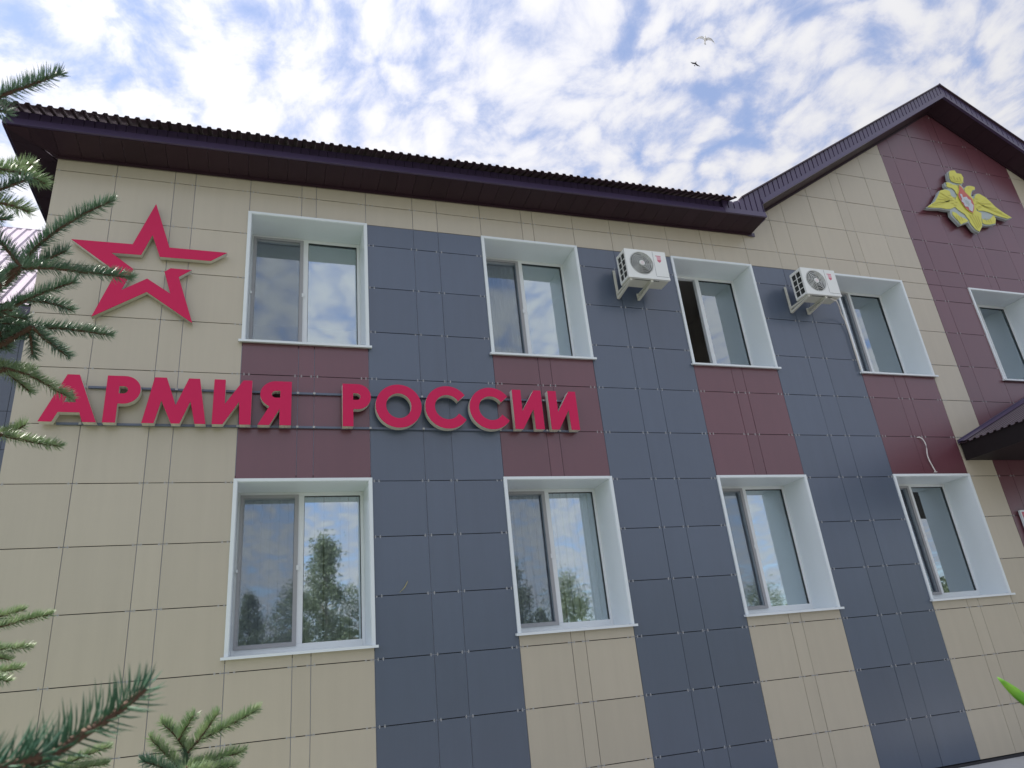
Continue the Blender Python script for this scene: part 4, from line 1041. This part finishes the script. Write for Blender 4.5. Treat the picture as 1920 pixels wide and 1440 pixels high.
# ================================================================== spruces
UP = Vector((0, 0, 1))
def shoot(stem, need, pts, L, per_m, r0=.0030, r1=.0016, rng=random.Random(1), tip=True, wide=1.0):
    pts = [Vector(p) for p in pts]
    # smooth the polyline
    fine = []
    for i in range(len(pts) - 1):
        p0, p1, p2, p3 = pts[max(i - 1, 0)], pts[i], pts[i + 1], pts[min(i + 2, len(pts) - 1)]
        for k in range(5):
            t = k / 5
            fine.append(.5 * ((2 * p1) + (p2 - p0) * t + (2 * p0 - 5 * p1 + 4 * p2 - p3) * t * t + (3 * p1 - p0 - 3 * p2 + p3) * t ** 3))
    fine.append(pts[-1])
    n = len(fine); stem.tube(fine, [r0 + (r1 - r0) * i / (n - 1) for i in range(n)], 6)
    ln = [0]
    for i in range(n - 1): ln.append(ln[-1] + (fine[i + 1] - fine[i]).length)
    tot = ln[-1]; cnt = int(tot * per_m); gold = 0
    for q in range(cnt):
        s = tot * (q + rng.random()) / cnt
        i = 0
        while i < n - 2 and ln[i + 1] < s: i += 1
        d = (fine[i + 1] - fine[i]); dl = d.length
        if dl < 1e-6: continue
        p = fine[i] + d * ((s - ln[i]) / dl); d = d / dl
        side = d.cross(UP); side = side.normalized() if side.length > .05 else Vector((1, 0, 0))
        upv = side.cross(d).normalized()
        # more needles on the upper side, brushed forwards and up
        gold += 2.39996 + rng.uniform(-.3, .3)
        ang = gold % (2 * pi)
        cu, cs = sin(ang), cos(ang)
        if cu < -.2 and rng.random() < .45: cu = -cu
        radial = (upv * (cu + .22) + side * cs).normalized()
        f = s / tot
        fwd = rng.uniform(.40, .80) + (.9 * max(0, (f - .86) / .14) if tip else 0)
        l = L * rng.uniform(.75, 1.1) * (1 - .25 * max(0, f - .9) / .1)
        if cu < 0: l *= .85
        dr = (radial + d * fwd).normalized()
        dr2 = (dr + upv * rng.uniform(.05, .30)).normalized()
        w = .00056 * wide * rng.uniform(.85, 1.2)
        a_ = dr.cross(UP); a_ = a_.normalized() if a_.length > .05 else side
        b_ = a_.cross(dr)
        mid = p + dr * l * .55; end = mid + dr2 * l * .45
        k = len(need.v)
        need.v += [tuple(p + a_ * w), tuple(p - a_ * w * .5 + b_ * w), tuple(p - a_ * w * .5 - b_ * w),
                   tuple(mid + a_ * w), tuple(mid - a_ * w * .5 + b_ * w), tuple(mid - a_ * w * .5 - b_ * w), tuple(end)]
        need.f += [(k, k + 1, k + 4, k + 3), (k + 1, k + 2, k + 5, k + 4), (k + 2, k, k + 3, k + 5), (k + 3, k + 4, k + 6), (k + 4, k + 5, k + 6), (k + 5, k + 3, k + 6)]
        need.m += [0] * 6


SP = thing('spruce_tree', 'blue green spruce whose needled branch tips reach in along the left edge of the photo', 'tree', (1.42, -5.90, 0))
tk = MB(); tk.tube([(1.42, -5.90, -.05), (1.425, -5.9, .8), (1.43, -5.91, 2.2), (1.43, -5.91, 3.4), (1.43, -5.91, 4.1)], [.075, .062, .042, .02, .006], 10); tk.build('trunk', M_BARK, SP, smooth=True)
def spruce_branch(par, base, groups, mat_n, L, per, r0=.0032, seed=1):
    st_, nd = MB(), MB(); rg = random.Random(seed)
    for pts in groups: shoot(st_, nd, pts, L, per, rng=rg, r0=r0, r1=r0 * .5)
    if base is not None:
        bs, tgt = base; pts = [Vector(bs), Vector(bs).lerp(Vector(tgt), .5) + Vector((0, 0, .015)), Vector(tgt)]
        st_.tube(pts, [.011, .0075, .0042], 7)
        shoot(st_, nd, [pts[1], pts[2]], L, per * .5, rng=rg, tip=False)
    so = st_.build('branch', M_BARK, par, smooth=True)
    nd.build('needles', mat_n, so, kind='stuff')
NEW = {'A': 0, 'B': 1, 'C': 0, 'D': 0, 'E': 0, 'F': 1, 'G': 1, 'H': 1, 'N': 0, 'Z': 1}
for i, (k, grp) in enumerate([q for q in SHOOTS.items() if q[0] != 'Y']):
    zt_ = grp[0][0][2] - .12
    for j, pts in enumerate(grp):
        b0 = (1.43, -5.905, zt_ - .03 * j)
        spruce_branch(SP, (b0, pts[0]), [pts], M_NEAR if k == 'N' else M_NEWN if (k in 'HGZ' or NEW[k] and j % 2 == 0 or k in 'F' and j > 0) else M_NEED, .029 if k == 'N' else .0215, 3200 if k != 'N' else 1700, seed=i * 10 + j, r0=.0042 if k == 'N' else .003)
# the rest of its crown, away from the camera and outside the frame
rg = random.Random(3)
for i in range(26):
    z = .5 + 3.3 * i / 26; L_ = .75 * (1 - z / 4.4) + .12
    an = radians(188 + (i * 67) % 80)
    st_, nd = MB(), MB()
    d = Vector((cos(an), sin(an), -.05)); p0 = Vector((1.43, -5.905, z))
    st_.tube([p0, p0 + d * L_ * .5, p0 + d * L_], [.010, .007, .003], 6)
    for k in range(5):
        f = .35 + .13 * k; q = p0 + d * L_ * f
        for sg in (-1, 1):
            sd = (d.cross(UP) * sg * .8 + d * .7).normalized()
            shoot(st_, nd, [q, q + sd * L_ * .16, q + sd * L_ * .34 * (1.2 - f)], .022, 500, rng=rg, wide=1.8)
    shoot(st_, nd, [p0 + d * L_ * .4, p0 + d * L_ * .7, p0 + d * L_ * 1.02], .022, 500, rng=rg, wide=1.8)
    so = st_.build('branch', M_BARK, SP, smooth=True); nd.build('needles', M_NEED, so, kind='stuff')

YS = thing('young_spruce', 'top of a small bright green spruce at the bottom edge, left of the lower window', 'tree', (2.23, -5.80, 0))
tk = MB(); tk.tube([(2.23, -5.80, -.03), (2.228, -5.795, .8), (2.227, -5.793, 1.41)], [.022, .014, .005], 8); tk.build('trunk', M_BARK, YS, smooth=True)
for j, pts in enumerate(SHOOTS['Y']):
    base = None
    if j >= 5: base = ((2.227, -5.793, pts[0][2] - .06), pts[0])
    spruce_branch(YS, base, [pts], M_NEWN if j not in (0, 7) else M_NEED, .0255, 3900, seed=80 + j)
for i in range(14):
    z = .35 + .95 * i / 14; L_ = .34 * (1 - z / 1.75) + .03; an = i * 2.4
    d = Vector((cos(an), sin(an), .12)); p0 = Vector((2.228, -5.795, z)); st_, nd = MB(), MB()
    shoot(st_, nd, [p0, p0 + d * L_ * .5, p0 + d * L_], .02, 700, rng=rg, wide=1.4)
    so = st_.build('branch', M_BARK, YS, smooth=True); nd.build('needles', M_NEED, so, kind='stuff')

# ---- broad-leaved plant at the lower right corner
LP = thing('leafy_shrub', 'bright green leaf tip of a shrub poking in at the lower right edge', 'plant', (3.20, -6.97, 0))
sm_ = MB(); sm_.tube([(3.20, -6.97, -.02), (3.19, -6.968, .7), (3.165, -6.96, 1.3), (3.152, -6.955, 1.512)], [.008, .006, .004, .002], 6); sm_.build('stem', M_LEAF2, LP)
def leaf(par, base, tipp, w, m):
    b = MB(); base, tipp = Vector(base), Vector(tipp); d = tipp - base; L_ = d.length; d = d / L_
    vw = (base - Vector((2.361, -7.577, 1.606))).normalized(); sd = d.cross(vw).normalized(); nn = sd.cross(d)
    n_ = 8; vs = []
    for i in range(n_ + 1):
        f = i / n_; ww = w * sin(pi * min(1, f * .97 + .015)) ** .8 * (1 - .35 * f)
        c = base + d * L_ * f - nn * .25 * L_ * f * f * .3
        vs += [c - sd * ww + nn * ww * .3, c, c + sd * ww + nn * ww * .3]
    b.add(vs, [q for i in range(n_) for q in ((3 * i, 3 * i + 1, 3 * i + 4, 3 * i + 3), (3 * i + 1, 3 * i + 2, 3 * i + 5, 3 * i + 4))])
    o = b.build('leaf', m, par, smooth=True); q = o.modifiers.new('thick', 'SOLIDIFY'); q.thickness = .0006
leaf(LP, (3.153, -6.956, 1.516), (3.129, -6.937, 1.557), .0065, M_LEAF2)
leaf(LP, (3.153, -6.956, 1.512), (3.175, -6.97, 1.55), .009, M_LEAF2)
for k in range(12):
    z = .4 + .085 * k; an = k * 2.3
    leaf(LP, (3.17, -6.962, z), (3.17 + .06 * cos(an), -6.962 + .06 * sin(an), z + .02), .013, M_LEAF2)


# ================================================================== trees across the yard, seen in the window panes
def tree(name, label, x, y, h, w, kind, seed, group):
    rg = random.Random(seed); t_ = thing(name, label, 'tree', (x, y, 0), group)
    tk = MB(); tk.tube([(x, y, -.1), (x + .1, y, h * .4), (x, y + .05, h * .93)], [h * .018, h * .012, h * .002], 8)
    for k in range(7):
        a = rg.uniform(0, 6.28); z = h * (.25 + .08 * k)
        tk.tube([(x, y, z), (x + cos(a) * w * .35, y + sin(a) * w * .35, z + h * .10)], [h * .006, h * .002], 5)
    tk.build('trunk', M_BIRCH if kind == 'birch' else M_TRUNK, t_)
    cr = MB(); clumps = []
    for k in range(70):
        f = rg.random() ** .8
        if kind == 'cone': rad = w * .5 * (1 - f) ** .8 + .1
        else: rad = w * .5 * (sin(pi * (f * .86 + .1)) ** .7)
        a = rg.uniform(0, 6.28); rr = rad * sqrt(rg.random())
        clumps.append((x + cos(a) * rr, y + sin(a) * rr, h * (.16 + .82 * f), w * rg.uniform(.07, .15)))
    for (cx, cy, cz, cr_) in clumps:
        for q in range(130):
            p = Vector((rg.gauss(0, .55), rg.gauss(0, .55), rg.gauss(0, .6))) * cr_ + Vector((cx, cy, cz))
            s = h * .0075 * rg.uniform(.7, 1.4)
            a1 = Vector((rg.uniform(-1, 1), rg.uniform(-1, 1), rg.uniform(-1, 1))).normalized(); a2 = a1.orthogonal().normalized()
            cr.add([p - a1 * s, p + a2 * s * .6, p + a1 * s, p - a2 * s * .6], [(0, 1, 2, 3)])
    cr.build('crown', M_LEAF, t_)
for i, (nm, lab, x, y, h, w, kd) in enumerate([
        ('birch_tree', 'tall birch mirrored in the right pane of the lower left window', 6.6, -40, 11.2, 5.0, 'cone'),
        ('birch_tree', 'bushy birch beside the tall one, mirrored in the same pane', 4.2, -38, 8.0, 4.6, 'round'),
        ('birch_tree', 'bushy birch right of the tall one in the mirror image', 9.2, -42, 8.2, 5.4, 'round'),
        ('fir_tree', 'dark pointed fir mirrored in the screened sash of the lower left window', 1.6, -40, 7.8, 3.4, 'cone'),
        ('fir_tree', 'shorter dark fir left in the same mirror image', -.9, -41, 7.0, 3.6, 'cone'),
        ('birch_tree', 'broad tree mirrored low in the second lower window', 23.5, -41, 7.9, 6.5, 'round'),
        ('birch_tree', 'leaning tree mirrored in the left sash of the second lower window', 18.3, -40, 9.4, 4.6, 'cone'),
        ('birch_tree', 'tree mirrored at the foot of the third lower window', 40, -42, 7.2, 6.0, 'round'),
        ('birch_tree', 'tree mirrored at the foot of the window by the porch', 55, -42, 7.0, 6.0, 'round'),
        ('birch_tree', 'round tree between the mirrored ones across the yard', 30, -44, 7.0, 6.0, 'round'),
        ('birch_tree', 'round tree far left across the yard', -12, -44, 8.5, 6.0, 'round')]):
    tree(nm, lab, x, y, h, w, kd, 100 + i, 'trees across the yard')

# a far wood beyond the yard: one mass, seen only as the dark edge of mirror images
rg = random.Random(77); wd = MB()
for k in range(150):
    cx = -70 + 205 * k / 150 + rg.uniform(-.6, .6); cy = -62 + rg.uniform(-7, 7); h = rg.uniform(5.5, 8.8); w = rg.uniform(2.0, 3.4)
    wd.tube([(cx, cy, -.1), (cx, cy, h * .8)], [.13, .04], 5)
    for q in range(260):
        f = rg.random(); a = rg.uniform(0, 6.28); rr = w * (1 - f) ** .6 * sqrt(rg.random()) + .1
        p = Vector((cx + cos(a) * rr, cy + sin(a) * rr, h * (.06 + .94 * f))); s_ = rg.uniform(.16, .34)
        a1 = Vector((rg.uniform(-1, 1), rg.uniform(-1, 1), rg.uniform(-1, 1))).normalized(); a2 = a1.orthogonal().normalized()
        wd.add([p - a1 * s_, p + a2 * s_ * .7, p + a1 * s_, p - a2 * s_ * .7], [(0, 1, 2, 3)])
wo_ = wd.build('wood', M_LEAF, kind='stuff'); tag(wo_, 'distant belt of trees mirrored along the foot of the panes', 'wood')
